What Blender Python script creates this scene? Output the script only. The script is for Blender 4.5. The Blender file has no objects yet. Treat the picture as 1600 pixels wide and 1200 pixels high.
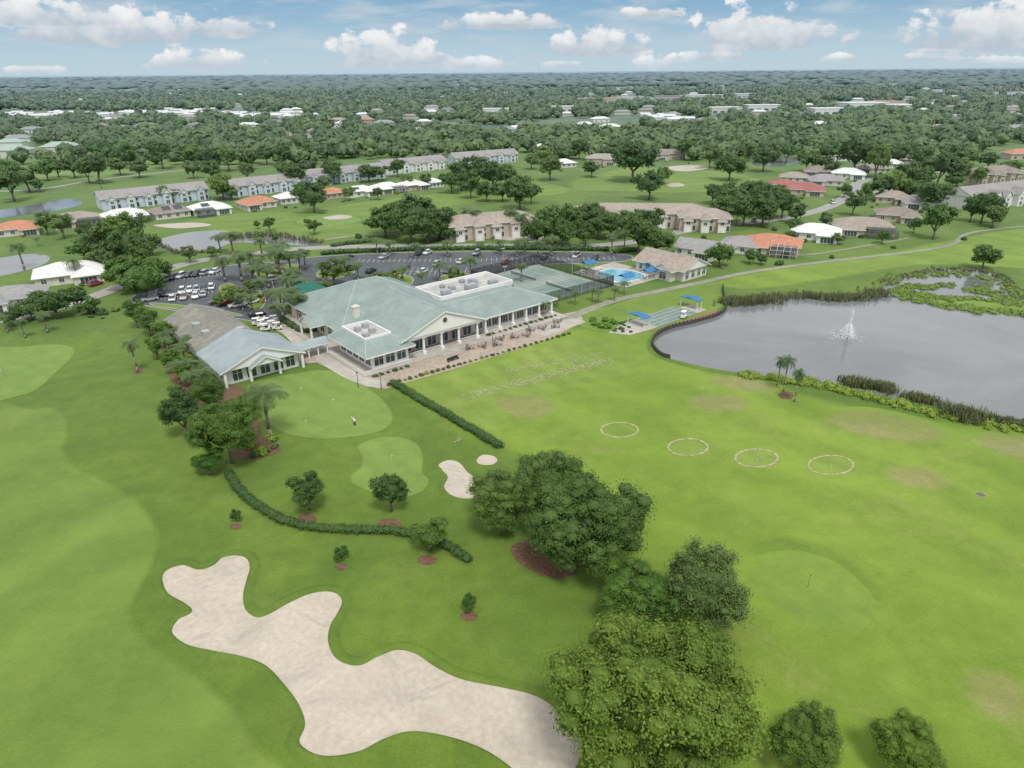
import bpy, bmesh, math, random
import numpy as np
from mathutils import Vector, Matrix, noise as mnoise
from mathutils.geometry import tessellate_polygon
random.seed(7); RNG=np.random.default_rng(7)
S=bpy.context.scene; COL=S.collection
# ------------------------------------------------------------------ camera
CH=60.0; F=1067.0; PIT=math.radians(24.6); ROLL=math.radians(0.5)
f_=Vector((0,math.cos(PIT),-math.sin(PIT))); r0=Vector((1,0,0)); u0=Vector((0,math.sin(PIT),math.cos(PIT)))
r_=r0*math.cos(ROLL)-u0*math.sin(ROLL); u_=u0*math.cos(ROLL)+r0*math.sin(ROLL)
cam=bpy.data.cameras.new('camera'); co=bpy.data.objects.new('camera',cam); COL.objects.link(co)
cam.sensor_width=36; cam.lens=36*F/1600; cam.clip_end=90000; cam.clip_start=.5
M=Matrix((r_,u_,-f_)).transposed().to_4x4(); M.translation=Vector((0,0,CH)); co.matrix_world=M
S.camera=co
def ray(x,y): return f_+r_*((x-800)/F)-u_*((y-600)/F)
def at(x,y,h=0.0):
    d=ray(x,y); t=(CH-h)/(-d.z); return Vector((t*d.x,t*d.y,h))
def depth(p): return (Vector(p)-Vector((0,0,CH))).dot(f_)
def proj(p):
    q=Vector(p)-Vector((0,0,CH)); t=q.dot(f_); return 800+F*q.dot(r_)/t, 600-F*q.dot(u_)/t
# ------------------------------------------------------------------ nodes / materials
def math_(nt,op,a,b=None,c=None,clamp=False):
    n=nt.nodes.new('ShaderNodeMath'); n.operation=op; n.use_clamp=clamp
    for i,v in enumerate((a,b,c)):
        if v is None: continue
        if isinstance(v,(int,float)): n.inputs[i].default_value=v
        else: nt.links.new(v,n.inputs[i])
    return n.outputs[0]
def mix_(nt,fac,a,b,bt='MIX'):
    n=nt.nodes.new('ShaderNodeMixRGB'); n.blend_type=bt
    for i,v in enumerate((fac,a,b)):
        if isinstance(v,(int,float)): n.inputs[i].default_value=v
        elif isinstance(v,(tuple,list)): n.inputs[i].default_value=(*v[:3],1)
        else: nt.links.new(v,n.inputs[i])
    return n.outputs[0]
def noise_(nt,vec,scale,detail=3,rough=.55,dist=0):
    n=nt.nodes.new('ShaderNodeTexNoise'); n.inputs['Scale'].default_value=scale; n.inputs['Detail'].default_value=detail
    n.inputs['Roughness'].default_value=rough; n.inputs['Distortion'].default_value=dist
    if vec is not None: nt.links.new(vec,n.inputs['Vector'])
    return n.outputs[0]
def mr_(nt,v,a,b,c=0.0,d=1.0,smooth=True):
    n=nt.nodes.new('ShaderNodeMapRange'); n.interpolation_type='SMOOTHSTEP' if smooth else 'LINEAR'
    nt.links.new(v,n.inputs[0])
    for i,x in enumerate((a,b,c,d)): n.inputs[i+1].default_value=x
    return n.outputs[0]
hz=bpy.data.node_groups.new('painted_haze','ShaderNodeTree')
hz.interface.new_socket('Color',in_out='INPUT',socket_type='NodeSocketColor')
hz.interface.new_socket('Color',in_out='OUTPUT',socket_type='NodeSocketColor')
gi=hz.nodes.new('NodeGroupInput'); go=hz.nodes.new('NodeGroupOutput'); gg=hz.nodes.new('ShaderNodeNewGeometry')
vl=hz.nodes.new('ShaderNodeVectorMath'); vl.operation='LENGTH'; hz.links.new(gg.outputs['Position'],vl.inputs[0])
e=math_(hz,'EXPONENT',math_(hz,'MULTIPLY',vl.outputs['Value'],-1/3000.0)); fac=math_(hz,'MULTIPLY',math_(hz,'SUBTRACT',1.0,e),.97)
hz.links.new(mix_(hz,fac,gi.outputs[0],(.235,.325,.395)),go.inputs[0])  # distance haze painted into the base colour, stronger farther from the origin
def newmat(name):
    m=bpy.data.materials.new(name); m.use_nodes=True; nt=m.node_tree; b=nt.nodes['Principled BSDF']; b.inputs['Specular IOR Level'].default_value=.25
    return m,nt,b
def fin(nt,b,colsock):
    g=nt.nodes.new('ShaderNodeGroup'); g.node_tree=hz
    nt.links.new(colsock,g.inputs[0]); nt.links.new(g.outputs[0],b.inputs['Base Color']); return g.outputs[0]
def mat(name,col,rough=.8,var=.15,scale=1.0,spec=.25,bump=0,seam=0,alpha=None,metal=0,big=0):
    m,nt,b=newmat(name); b.inputs['Roughness'].default_value=rough; b.inputs['Specular IOR Level'].default_value=spec; b.inputs['Metallic'].default_value=metal
    geo=nt.nodes.new('ShaderNodeNewGeometry'); P=geo.outputs['Position']
    n=noise_(nt,P,scale,5,.65)
    c=mix_(nt,mr_(nt,n,.3,.7),tuple(x*(1-var) for x in col),tuple(min(1,x*(1+var)) for x in col))
    if big: c=mix_(nt,mr_(nt,noise_(nt,P,scale*.12,4,.65),.35,.68,0,big),c,tuple(x*.5 for x in col))
    if seam:
        tc=nt.nodes.new('ShaderNodeTexCoord'); s1=nt.nodes.new('ShaderNodeSeparateXYZ'); s2=nt.nodes.new('ShaderNodeSeparateXYZ')
        nt.links.new(tc.outputs['Object'],s1.inputs[0]); nt.links.new(tc.outputs['Normal'],s2.inputs[0])
        sel=math_(nt,'GREATER_THAN',math_(nt,'ABSOLUTE',s2.outputs[0]),math_(nt,'ABSOLUTE',s2.outputs[1]))
        k=math_(nt,'ADD',math_(nt,'MULTIPLY',s1.outputs[1],sel),math_(nt,'MULTIPLY',s1.outputs[0],math_(nt,'SUBTRACT',1.0,sel)))
        fr=math_(nt,'FRACT',math_(nt,'MULTIPLY',k,1/seam)); g=math_(nt,'MULTIPLY',math_(nt,'GREATER_THAN',fr,.82),.25)
        c=mix_(nt,g,c,tuple(x*.35 for x in col))
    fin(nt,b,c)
    if bump:
        bp=nt.nodes.new('ShaderNodeBump'); bp.inputs['Strength'].default_value=bump; bp.inputs['Distance'].default_value=.12
        nt.links.new(noise_(nt,P,2.2,5,.65),bp.inputs['Height'])
        b2=nt.nodes.new('ShaderNodeBump'); b2.inputs['Strength'].default_value=.9; b2.inputs['Distance'].default_value=1.8
        nt.links.new(noise_(nt,P,.12,3,.5,.8),b2.inputs['Height']); nt.links.new(b2.outputs[0],bp.inputs['Normal'])
        nt.links.new(bp.outputs[0],b.inputs['Normal'])
    if alpha is not None: b.inputs['Alpha'].default_value=alpha
    return m
def leafmat(name,col,col2,tr_=.32):
    m,nt,b=newmat(name); b.inputs['Roughness'].default_value=.6; b.inputs['Specular IOR Level'].default_value=.22
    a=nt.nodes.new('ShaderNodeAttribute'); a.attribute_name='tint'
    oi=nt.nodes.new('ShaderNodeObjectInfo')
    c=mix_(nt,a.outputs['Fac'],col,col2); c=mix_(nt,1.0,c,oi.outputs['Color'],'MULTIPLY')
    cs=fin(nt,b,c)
    tr=nt.nodes.new('ShaderNodeBsdfTranslucent'); nt.links.new(cs,tr.inputs[0]); mx=nt.nodes.new('ShaderNodeMixShader'); mx.inputs[0].default_value=tr_
    out=nt.nodes['Material Output']; nt.links.new(b.outputs[0],mx.inputs[1]); nt.links.new(tr.outputs[0],mx.inputs[2]); nt.links.new(mx.outputs[0],out.inputs[0])
    return m
ROUGH=dict(c1=(.118,.198,.028),c2=(.172,.252,.036),c3=(.26,.285,.08),dry=.5,stripe=None,fine=.38)
def grasscol(nt,P,c1,c2,c3,dry=.5,stripe=None,fine=.35):
    c=mix_(nt,mr_(nt,noise_(nt,P,.03,5,.62,.8),.36,.64),c1,c2)
    c=mix_(nt,mr_(nt,noise_(nt,P,.055,7,.72,.5),.50,.76,0,dry),c,c3)
    c=mix_(nt,mr_(nt,noise_(nt,P,.3,6,.72),.32,.72,0,.5),c,tuple(x*.70 for x in c1))
    c=mix_(nt,mr_(nt,noise_(nt,P,3.2,6,.8),.35,.72,0,fine),c,tuple(x*.45 for x in c1))
    if stripe:
        sp=nt.nodes.new('ShaderNodeSeparateXYZ'); nt.links.new(P,sp.inputs[0])
        k=math_(nt,'ADD',math_(nt,'MULTIPLY',sp.outputs[0],math.cos(stripe[0])),math_(nt,'MULTIPLY',sp.outputs[1],math.sin(stripe[0])))
        w=math_(nt,'SINE',math_(nt,'MULTIPLY',math_(nt,'ADD',k,math_(nt,'MULTIPLY',noise_(nt,P,.02,2),30.0)),stripe[1]))
        mod=mr_(nt,noise_(nt,P,.025,3),.3,.6)
        c=mix_(nt,math_(nt,'MULTIPLY',mr_(nt,w,-1,1,0,stripe[2]),mod),c,tuple(min(1,x*1.5) for x in c2))
    return c
def grassmat(name,z,under=None,far=False):
    m,nt,b=newmat(name); b.inputs['Roughness'].default_value=.95; b.inputs['Specular IOR Level'].default_value=.1
    P=nt.nodes.new('ShaderNodeNewGeometry').outputs['Position']
    c=grasscol(nt,P,**z)
    if under:
        uc=grasscol(nt,P,**under); at_=nt.nodes.new('ShaderNodeAttribute'); at_.attribute_name='fade'
        ff=math_(nt,'ADD',at_.outputs['Fac'],math_(nt,'MULTIPLY',math_(nt,'MULTIPLY',math_(nt,'SUBTRACT',noise_(nt,P,.6,4),.5),1.4),math_(nt,'MULTIPLY',at_.outputs['Fac'],math_(nt,'SUBTRACT',1.0,at_.outputs['Fac']))),clamp=True)
        c=mix_(nt,mr_(nt,ff,0,1),c,uc)
    if far:
        sp=nt.nodes.new('ShaderNodeSeparateXYZ'); nt.links.new(P,sp.inputs[0])
        ff=mr_(nt,sp.outputs[1],560,900); tex=mr_(nt,noise_(nt,P,.010,6,.75),.4,.62)
        fc=mix_(nt,tex,(.07,.11,.045),(.17,.22,.08))
        c=mix_(nt,math_(nt,'MULTIPLY',ff,.92),c,fc)
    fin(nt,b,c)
    bp=nt.nodes.new('ShaderNodeBump'); bp.inputs['Strength'].default_value=.6; bp.inputs['Distance'].default_value=.25
    nt.links.new(noise_(nt,P,1.6,5,.7),bp.inputs['Height'])
    bp2=nt.nodes.new('ShaderNodeBump'); bp2.inputs['Strength'].default_value=.9; bp2.inputs['Distance'].default_value=4.5
    nt.links.new(noise_(nt,P,.04,2,.5),bp2.inputs['Height']); nt.links.new(bp2.outputs[0],bp.inputs['Normal'])
    nt.links.new(bp.outputs[0],b.inputs['Normal'])
    return m
def watermat(name,col,rough=.08,bs=.25,big=0):
    m,nt,b=newmat(name); b.inputs['Roughness'].default_value=rough; b.inputs['Specular IOR Level'].default_value=.7
    P=nt.nodes.new('ShaderNodeNewGeometry').outputs['Position']
    c=mix_(nt,mr_(nt,noise_(nt,P,.04,4,.6,1),.3,.7),col,tuple(x*1.18 for x in col))
    if big: c=mix_(nt,mr_(nt,noise_(nt,P,.018,4,.6,1.5),.4,.7,0,big),c,tuple(min(1,x*1.8) for x in col))  # pale patches painted into the water colour as cloud reflections
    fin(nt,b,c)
    bp=nt.nodes.new('ShaderNodeBump'); bp.inputs['Strength'].default_value=bs; bp.inputs['Distance'].default_value=.06
    nt.links.new(noise_(nt,P,1.2,4,.6),bp.inputs['Height']); nt.links.new(bp.outputs[0],b.inputs['Normal'])
    return m
G={}
RANGE=dict(c1=(.178,.272,.032),c2=(.228,.318,.044),c3=(.33,.33,.105),dry=.7,stripe=(.7,.4,.2),fine=.32)
LAWN=dict(c1=(.158,.25,.036),c2=(.208,.295,.048),c3=(.27,.30,.08),dry=.5,stripe=(1.9,.5,.14),fine=.3)
G['rough']=grassmat('rough_grass',ROUGH,far=True)
G['fair']=grassmat('fairway_grass',dict(c1=(.152,.236,.042),c2=(.182,.268,.048),c3=(.25,.275,.085),dry=.75,stripe=(2.5,.36,.34),fine=.28),ROUGH)
G['fair2']=grassmat('range_grass',RANGE,ROUGH)
G['tee']=grassmat('tee_grass',dict(c1=(.19,.275,.042),c2=(.235,.32,.055),c3=(.34,.35,.13),dry=.6,stripe=(.65,.9,.2),fine=.3),RANGE)
G['rgreen']=grassmat('target_green_grass',dict(c1=(.18,.275,.042),c2=(.225,.31,.052),c3=(.27,.30,.08),dry=.4,stripe=None,fine=.15),RANGE)
G['rgreen2']=grassmat('dark_collar_grass',dict(c1=(.14,.228,.028),c2=(.18,.272,.036),c3=(.26,.30,.08),dry=.4,stripe=None,fine=.3),RANGE)  # collar grass, a deeper green than the target green
G['lawn']=grassmat('lawn_grass',LAWN,ROUGH)
G['green']=grassmat('putting_grass',dict(c1=(.18,.28,.058),c2=(.205,.302,.064),c3=(.25,.30,.08),dry=.3,stripe=(.9,1.3,.12),fine=.12),ROUGH)
G['dry']=grassmat('worn_turf',dict(c1=(.235,.275,.07),c2=(.31,.305,.11),c3=(.39,.32,.19),dry=.95,stripe=None,fine=.35),RANGE)
G['sand']=mat('bunker_sand',(.525,.465,.38),.95,.09,1.4,.05,bump=.35,big=.22)
G['ringsand']=mat('ring_sand',(.36,.345,.20),.95,.3,1.5,.05)
G['asphalt']=mat('asphalt',(.10,.105,.115),.85,.2,.4,big=.3)
G['road']=mat('road_surface',(.33,.315,.285),.9,.1,.3)
G['path']=mat('path_concrete',(.30,.295,.22),.9,.18,.5,big=.4)
G['conc']=mat('concrete',(.46,.425,.37),.9,.14,.5,big=.3)
G['paver']=mat('brick_pavers',(.42,.345,.275),.9,.2,1.2,big=.3)
G['mulch']=mat('mulch',(.16,.09,.05),.95,.35,2)
G['redmulch']=mat('red_mulch',(.28,.13,.08),.95,.3,2)
G['kerb']=mat('kerb',(.45,.43,.4),.9,.05,1)
G['paint']=mat('road_paint',(.6,.6,.58),.7,.05,1)
G['water']=watermat('pond_water',(.140,.143,.145),.07,big=.6)
G['pool']=watermat('pool_water',(.14,.40,.52))
G['white']=mat('white_paint',(.82,.81,.79),.6,.05,.7)
G['cream']=mat('cream_stucco',(.70,.65,.58),.85,.08,.5)
G['pink']=mat('pinkish_stucco',(.54,.45,.39),.85,.1,.5)
G['bluewall']=mat('pale_blue_siding',(.62,.67,.75),.8,.06,.5)
G['tan']=mat('tan_stucco',(.55,.46,.36),.85,.1,.5)
G['glass']=mat('window_glass',(.05,.06,.07),.12,.3,.4,spec=.7)
G['dark']=mat('dark_metal',(.035,.035,.037),.5,.1,1)
G['black']=mat('black_rubber',(.02,.02,.02),.8,.1,1)
G['grey']=mat('grey_metal',(.38,.39,.40),.5,.1,1)
G['flat']=mat('flat_roof_membrane',(.50,.49,.47),.9,.2,.5,big=.5)
G['teal']=mat('teal_metal_roof',(.275,.345,.315),.5,.14,.3,spec=.3,seam=.9,big=.3)
G['tealcap']=mat('pale_teal_ridge_cap',(.42,.49,.46),.5,.1,.5)
G['blueroof']=mat('blue_grey_metal_roof',(.32,.37,.38),.5,.12,.3,spec=.3,seam=.8,big=.3)
G['brownroof']=mat('weathered_brown_roof',(.255,.245,.205),.8,.2,.6,seam=1.1,big=.3)
G['r_tan']=mat('tan_shingle_roof',(.37,.31,.25),.9,.18,.8,big=.3)
G['r_brown']=mat('brown_shingle_roof',(.28,.225,.185),.9,.18,.8,big=.3)
G['r_mauve']=mat('mauve_grey_shingle_roof',(.335,.30,.29),.9,.14,.8,big=.3)
G['r_orange']=mat('orange_tile_roof',(.54,.23,.13),.85,.2,.8,big=.3)
G['r_red']=mat('red_tile_roof',(.36,.12,.10),.85,.2,.8,big=.2)
G['r_white']=mat('white_tile_roof',(.76,.75,.72),.8,.06,.8,big=.15)
G['r_grey']=mat('grey_shingle_roof',(.31,.305,.295),.9,.14,.8,big=.3)
G['r_green']=mat('pale_green_roof',(.36,.46,.38),.7,.1,.8)
G['solar']=mat('solar_panel',(.015,.018,.03),.2,.2,1,spec=.6)
G['screen']=mat('screen_mesh',(.05,.05,.05),.8,.1,1,alpha=.45)
G['canopy']=mat('blue_canvas',(.04,.18,.38),.8,.08,1)
G['awning']=mat('dark_green_canvas',(.015,.13,.09),.7,.1,1)
G['court']=mat('tennis_court_green',(.19,.26,.225),.9,.12,.4,big=.3)
G['courtout']=mat('tennis_court_surround',(.29,.33,.295),.9,.12,.4,big=.3)
G['net']=mat('fence_mesh',(.02,.025,.025),.8,.1,1,alpha=.38)
G['bark']=mat('bark',(.18,.15,.12),.95,.3,3)
G['palmbark']=mat('palm_bark',(.27,.23,.18),.95,.25,3)
G['wood']=mat('dark_timber',(.07,.058,.05),.9,.3,2)
G['foam']=mat('water_spray',(.9,.92,.95),.5,.02,1)
G['skin']=mat('skin',(.45,.28,.2),.6,.03,1)
G['navy']=mat('navy_cloth',(.03,.04,.08),.9,.1,1)
G['brownwick']=mat('brown_wicker',(.22,.19,.15),.9,.1,1)
G['divot']=mat('divot_sand',(.38,.40,.20),.95,.3,1.5)
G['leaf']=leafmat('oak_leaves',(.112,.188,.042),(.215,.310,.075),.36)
G['palm']=leafmat('palm_fronds',(.13,.20,.07),(.24,.30,.11))
G['hedge']=leafmat('hedge_leaves',(.065,.135,.030),(.13,.21,.05))
G['lime']=leafmat('lime_shrub_leaves',(.23,.33,.04),(.36,.46,.07))
G['reed']=leafmat('reed_blades',(.13,.15,.065),(.24,.25,.11))
G['marsh']=leafmat('marsh_leaves',(.19,.29,.045),(.30,.40,.08))
G['wood_far']=leafmat('woodland_leaves',(.095,.160,.045),(.215,.300,.09))
# ------------------------------------------------------------------ object helpers
def tag(o,label=None,cat=None,group=None,kind=None):
    if label: o['label']=label
    if cat: o['category']=cat
    if group: o['group']=group
    if kind: o['kind']=kind
    return o
def empty(name,loc,rz=0,s=1.0,label=None,cat=None,group=None):
    o=bpy.data.objects.new(name,None); COL.objects.link(o); o.location=loc; o.rotation_euler=(0,0,rz)
    o.scale=(s,s,s) if not isinstance(s,tuple) else s; o.empty_display_size=.3
    return tag(o,label,cat,group)
def link(name,me,parent=None,m=None):
    o=bpy.data.objects.new(name,me); COL.objects.link(o)
    if m is not None and not me.materials:
        for q in (m if isinstance(m,(list,tuple)) else [m]): me.materials.append(G[q] if isinstance(q,str) else q)
    if parent: o.parent=parent
    return o
def copy_tree(src,tree,label=None,cat=None,group=None):
    r=src.copy(); COL.objects.link(r); tag(r,label,cat,group)
    for c,subs in tree:
        k=c.copy(); COL.objects.link(k); k.parent=r
        for s in subs:
            q=s.copy(); COL.objects.link(q); q.parent=k
    return r
def treeof(root):
    allo=list(bpy.data.objects); return [(c,[s for s in allo if s.parent==c]) for c in allo if c.parent==root]
class MB:
    def __init__(s): s.v=[]; s.f=[]; s.m=[]
    def add(s,vs,fs,mi=0):
        b=len(s.v); s.v+= [tuple(p) for p in vs]; s.f+=[tuple(b+i for i in f) for f in fs]; s.m+=[mi]*len(fs); return s
    def box(s,x0,x1,y0,y1,z0,z1,mi=0):
        return s.add([(x0,y0,z0),(x1,y0,z0),(x1,y1,z0),(x0,y1,z0),(x0,y0,z1),(x1,y0,z1),(x1,y1,z1),(x0,y1,z1)],
            [(3,2,1,0),(4,5,6,7),(0,1,5,4),(1,2,6,5),(2,3,7,6),(3,0,4,7)],mi)
    def cyl(s,p0,p1,r0,r1=None,n=8,mi=0,cap=True):
        r1=r0 if r1 is None else r1; p0=Vector(p0); p1=Vector(p1); d=(p1-p0).normalized()
        a=d.orthogonal().normalized(); b=d.cross(a); vs=[]
        for p,r in ((p0,r0),(p1,r1)):
            for i in range(n):
                t=2*math.pi*i/n; vs.append(p+(a*math.cos(t)+b*math.sin(t))*r)
        fs=[(i,(i+1)%n,n+(i+1)%n,n+i) for i in range(n)]
        if cap: fs+=[tuple(range(n-1,-1,-1)),tuple(range(n,2*n))]
        return s.add(vs,fs,mi)
    def hip(s,x0,x1,y0,y1,z0,h,mi=0,th=.22,ins=None,fm=None):
        fm=mi if fm is None else fm
        if x1-x0>=y1-y0:
            i=(y1-y0)/2 if ins is None else ins; ym=(y0+y1)/2; a=(x0+i,ym,z0+h); b=(x1-i,ym,z0+h)
            if i*2>=(x1-x0)-.01: b=(a[0]+.05,ym,z0+h)
            vs=[(x0,y0,z0),(x1,y0,z0),(x1,y1,z0),(x0,y1,z0),a,b]; fs=[(0,1,5,4),(1,2,5),(2,3,4,5),(3,0,4)]
        else:
            i=(x1-x0)/2 if ins is None else ins; xm=(x0+x1)/2; a=(xm,y0+i,z0+h); b=(xm,y1-i,z0+h)
            vs=[(x0,y0,z0),(x1,y0,z0),(x1,y1,z0),(x0,y1,z0),a,b]; fs=[(0,1,4),(1,2,5,4),(2,3,5),(3,0,4,5)]
        s.add(vs,fs,mi); s.skirt([(x0,y0),(x1,y0),(x1,y1),(x0,y1)],z0,th,fm); return s
    def skirt(s,pts,z,th,mi):
        n=len(pts); vs=[(x,y,z) for x,y in pts]+[(x,y,z-th) for x,y in pts]
        fs=[(n+i,n+(i+1)%n,(i+1)%n,i) for i in range(n)]+[tuple(range(2*n-1,n-1,-1))]
        return s.add(vs,fs,mi)
    def gable(s,x0,x1,y0,y1,z0,h,axis='x',mi=0,gm=1,th=.2,ov=0.0):
        if axis=='x':
            ym=(y0+y1)/2
            vs=[(x0,y0,z0),(x1,y0,z0),(x1,y1,z0),(x0,y1,z0),(x0,ym,z0+h),(x1,ym,z0+h)]; fs=[(0,1,5,4),(2,3,4,5)]
            gv=[(x1-.4,y0+.4,z0),(x1-.4,y1-.4,z0),(x1-.4,ym,z0+h-.12),(x0+.4,y1-.4,z0),(x0+.4,y0+.4,z0),(x0+.4,ym,z0+h-.12)]
        else:
            xm=(x0+x1)/2
            vs=[(x0,y0,z0),(x1,y0,z0),(x1,y1,z0),(x0,y1,z0),(xm,y0,z0+h),(xm,y1,z0+h)]; fs=[(1,2,5,4),(3,0,4,5)]
            gv=[(x0+.4,y0+.4,z0),(x1-.4,y0+.4,z0),(xm,y0+.4,z0+h-.12),(x1-.4,y1-.4,z0),(x0+.4,y1-.4,z0),(xm,y1-.4,z0+h-.12)]
        vs2=[(a,b,c-th) for a,b,c in vs]
        F2=[tuple(reversed([i+6 for i in q])) for q in fs]
        if axis=='x': ed=[(0,1),(3,2),(0,4),(4,3),(1,5),(5,2)]
        else: ed=[(0,3),(1,2),(0,4),(4,1),(3,5),(5,2)]
        s.add(vs+vs2,fs,mi); b=len(s.v)-12
        s.f+=[tuple(b+i for i in q) for q in F2]; s.m+=[mi]*len(F2)
        for a,c in ed: s.f.append((b+a,b+c,b+c+6,b+a+6)); s.m.append(gm)
        s.add(gv,[(0,1,2),(3,4,5)],gm); return s
    def build(s,name,mats,parent=None,smooth=False):
        me=bpy.data.meshes.new(name); me.from_pydata(s.v,[],s.f)
        for q in (mats if isinstance(mats,(list,tuple)) else [mats]): me.materials.append(G[q] if isinstance(q,str) else q)
        me.polygons.foreach_set('material_index',s.m)
        if smooth: me.polygons.foreach_set('use_smooth',[True]*len(s.f))
        me.update(); return link(name,me,parent)
def make_mesh(name,V,FA,tint=None,smooth=False):
    me=bpy.data.meshes.new(name); V=np.asarray(V,dtype=np.float32)
    me.vertices.add(len(V)); me.vertices.foreach_set('co',V.ravel())
    loops=np.concatenate([f.ravel() for f in FA]).astype(np.int32); tot=np.concatenate([np.full(len(f),f.shape[1]) for f in FA])
    st=np.concatenate([[0],np.cumsum(tot)[:-1]]).astype(np.int32)
    me.loops.add(len(loops)); me.loops.foreach_set('vertex_index',loops)
    me.polygons.add(len(tot)); me.polygons.foreach_set('loop_start',st)
    me.update(calc_edges=True)
    if tint is not None:
        a=me.attributes.new('tint','FLOAT','POINT'); a.data.foreach_set('value',np.asarray(tint,dtype=np.float32))
    if smooth: me.polygons.foreach_set('use_smooth',np.ones(len(tot),dtype=bool))
    return me
def ico(sub):
    bm=bmesh.new(); bmesh.ops.create_icosphere(bm,subdivisions=sub,radius=1)
    V=np.array([v.co[:] for v in bm.verts]); Fc=np.array([[v.index for v in f.verts] for f in bm.faces]); bm.free(); return V,Fc
ICO1=ico(1); ICO2=ico(2)
def rdir(n,rng):
    v=rng.normal(size=(n,3)); return v/np.linalg.norm(v,axis=1,keepdims=True)
def quads(C,Nn,size,rng,el=1.35,wd=.75):
    n=len(C); T=np.cross(Nn,rdir(n,rng)); T/=np.linalg.norm(T,axis=1,keepdims=True)+1e-9; B=np.cross(Nn,T)
    s=size*rng.uniform(.6,1.35,(n,1)); a=T*s*el; b=B*s*wd
    V=np.stack([C-a,C-b,C+a,C+b],1).reshape(-1,3); return V,np.arange(4*n).reshape(n,4)
def leafcloud(cen,rad,n,size,rng,cull=None,up=.35,core=.72,tb=None,spread=(.70,1.15)):
    Vs=[];Fs4=[];Fs3=[];T=[];o=0
    for ii,(c,r) in enumerate(zip(cen,rad)):
        c=np.array(c);r=np.array(r)*np.ones(3)
        d=rdir(n,rng); p=c+d*r*rng.uniform(spread[0],spread[1],(n,1)); nn_=d*.9+rdir(n,rng)*.5+np.array([0,0,up])
        if cull is not None:
            k=cull(p); p=p[k]; nn_=nn_[k]
            if len(p)==0: continue
        nn_/=np.linalg.norm(nn_,axis=1,keepdims=True)
        V,Q=quads(p,nn_,size,rng); Vs.append(V);Fs4.append(Q+o);o+=len(V)
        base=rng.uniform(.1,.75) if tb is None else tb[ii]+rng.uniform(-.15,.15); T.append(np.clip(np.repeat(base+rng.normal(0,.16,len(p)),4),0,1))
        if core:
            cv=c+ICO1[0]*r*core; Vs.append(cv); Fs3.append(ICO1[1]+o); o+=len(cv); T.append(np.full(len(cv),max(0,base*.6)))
    FA=[np.concatenate(Fs4)]
    if Fs3: FA.append(np.concatenate(Fs3))
    return np.concatenate(Vs),FA,np.concatenate(T)
def oak(seed,nl,ncl,nleaf,leaf,ax=(1,1,.72),cz=1.02,lr=(.32,.48),cr=(.13,.22),lo=-.42,bark='bark',core=.66,inner=True,spread=(.62,1.32),br=7):
    rng=np.random.default_rng(seed); cen=[];rad=[];tb=[]
    AX=np.array(ax)
    for i in range(nl):
        z=.92-(.92-lo)*(i+.5)/nl; th=2.39996*i+rng.normal(0,.45); rr=math.sqrt(max(0,1-z*z))
        d=np.array([rr*math.cos(th),rr*math.sin(th),z]); R_l=rng.uniform(*lr); q=d*rng.uniform(.36,.76)*AX; lt=rng.uniform(.2,.65)
        for k in range(ncl):
            v=d*.7+rdir(1,rng)[0]; v/=np.linalg.norm(v); c=q+v*R_l*np.array([1,1,.8])*rng.uniform(.6,1.12)
            cen.append(c+np.array([0,0,cz])); rad.append(rng.uniform(*cr)*np.array([1.2,1.2,.72])); tb.append(lt)
    cull=lambda p: np.linalg.norm((p-np.array([0,0,cz]))/AX,axis=1)>(.45 if inner else .15)
    V,FA,T=leafcloud(cen,rad,nleaf,leaf,rng,cull,tb=tb,core=core,spread=spread)
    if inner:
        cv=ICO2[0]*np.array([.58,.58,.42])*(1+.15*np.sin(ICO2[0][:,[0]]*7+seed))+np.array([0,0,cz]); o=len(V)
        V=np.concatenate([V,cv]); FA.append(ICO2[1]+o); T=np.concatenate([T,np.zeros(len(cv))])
    F3=[f for f in FA if f.shape[1]==3]; F4=np.concatenate([f for f in FA if f.shape[1]==4])
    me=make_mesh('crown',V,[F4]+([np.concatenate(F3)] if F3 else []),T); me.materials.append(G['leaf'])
    mb=MB(); mb.cyl((0,0,-.02),(.02,.01,.5),.075,.05,8)
    for j in range(br):
        c=cen[rng.integers(len(cen))]; mb.cyl((.02,.01,.42),(c[0]*.85,c[1]*.85,cz+(c[2]-cz)*.6),.036,.010,5)
    t=mb.build('trunk',bark,smooth=True); tm=t.data; bpy.data.objects.remove(t)
    return me,tm
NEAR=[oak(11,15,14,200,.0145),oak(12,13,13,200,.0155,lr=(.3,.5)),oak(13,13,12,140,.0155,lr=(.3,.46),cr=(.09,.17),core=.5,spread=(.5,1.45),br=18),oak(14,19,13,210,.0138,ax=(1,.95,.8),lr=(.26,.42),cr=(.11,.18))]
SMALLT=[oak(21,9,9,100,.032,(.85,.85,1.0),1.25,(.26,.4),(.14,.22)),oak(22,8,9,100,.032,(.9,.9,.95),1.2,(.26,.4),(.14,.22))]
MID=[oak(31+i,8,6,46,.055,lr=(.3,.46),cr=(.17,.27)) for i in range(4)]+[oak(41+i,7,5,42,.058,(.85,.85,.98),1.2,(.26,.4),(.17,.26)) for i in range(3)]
FARV=[oak(51+i,6,3,34,.09,lr=(.3,.44),cr=(.24,.36)) for i in range(3)]
def tree(x,y,w,label,cat='tree',group=None,var=None,tintc=(1,1,1),name='oak_tree',sz=1.0,rz=None):
    R=5.0
    for _ in range(6):
        p=at(x,y,R*1.02*sz); R=.5*w*depth(p)/F
    var=var or random.choice(MID); rz=random.uniform(0,6.28) if rz is None else rz
    root=empty(name,(p.x,p.y,0),rz,(R,R*random.uniform(.88,1.08),R*sz),label,cat,group)
    link('trunk',var[1],root); c=link('crown',var[0],root); c.color=(*tintc,1)
    return root
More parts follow.
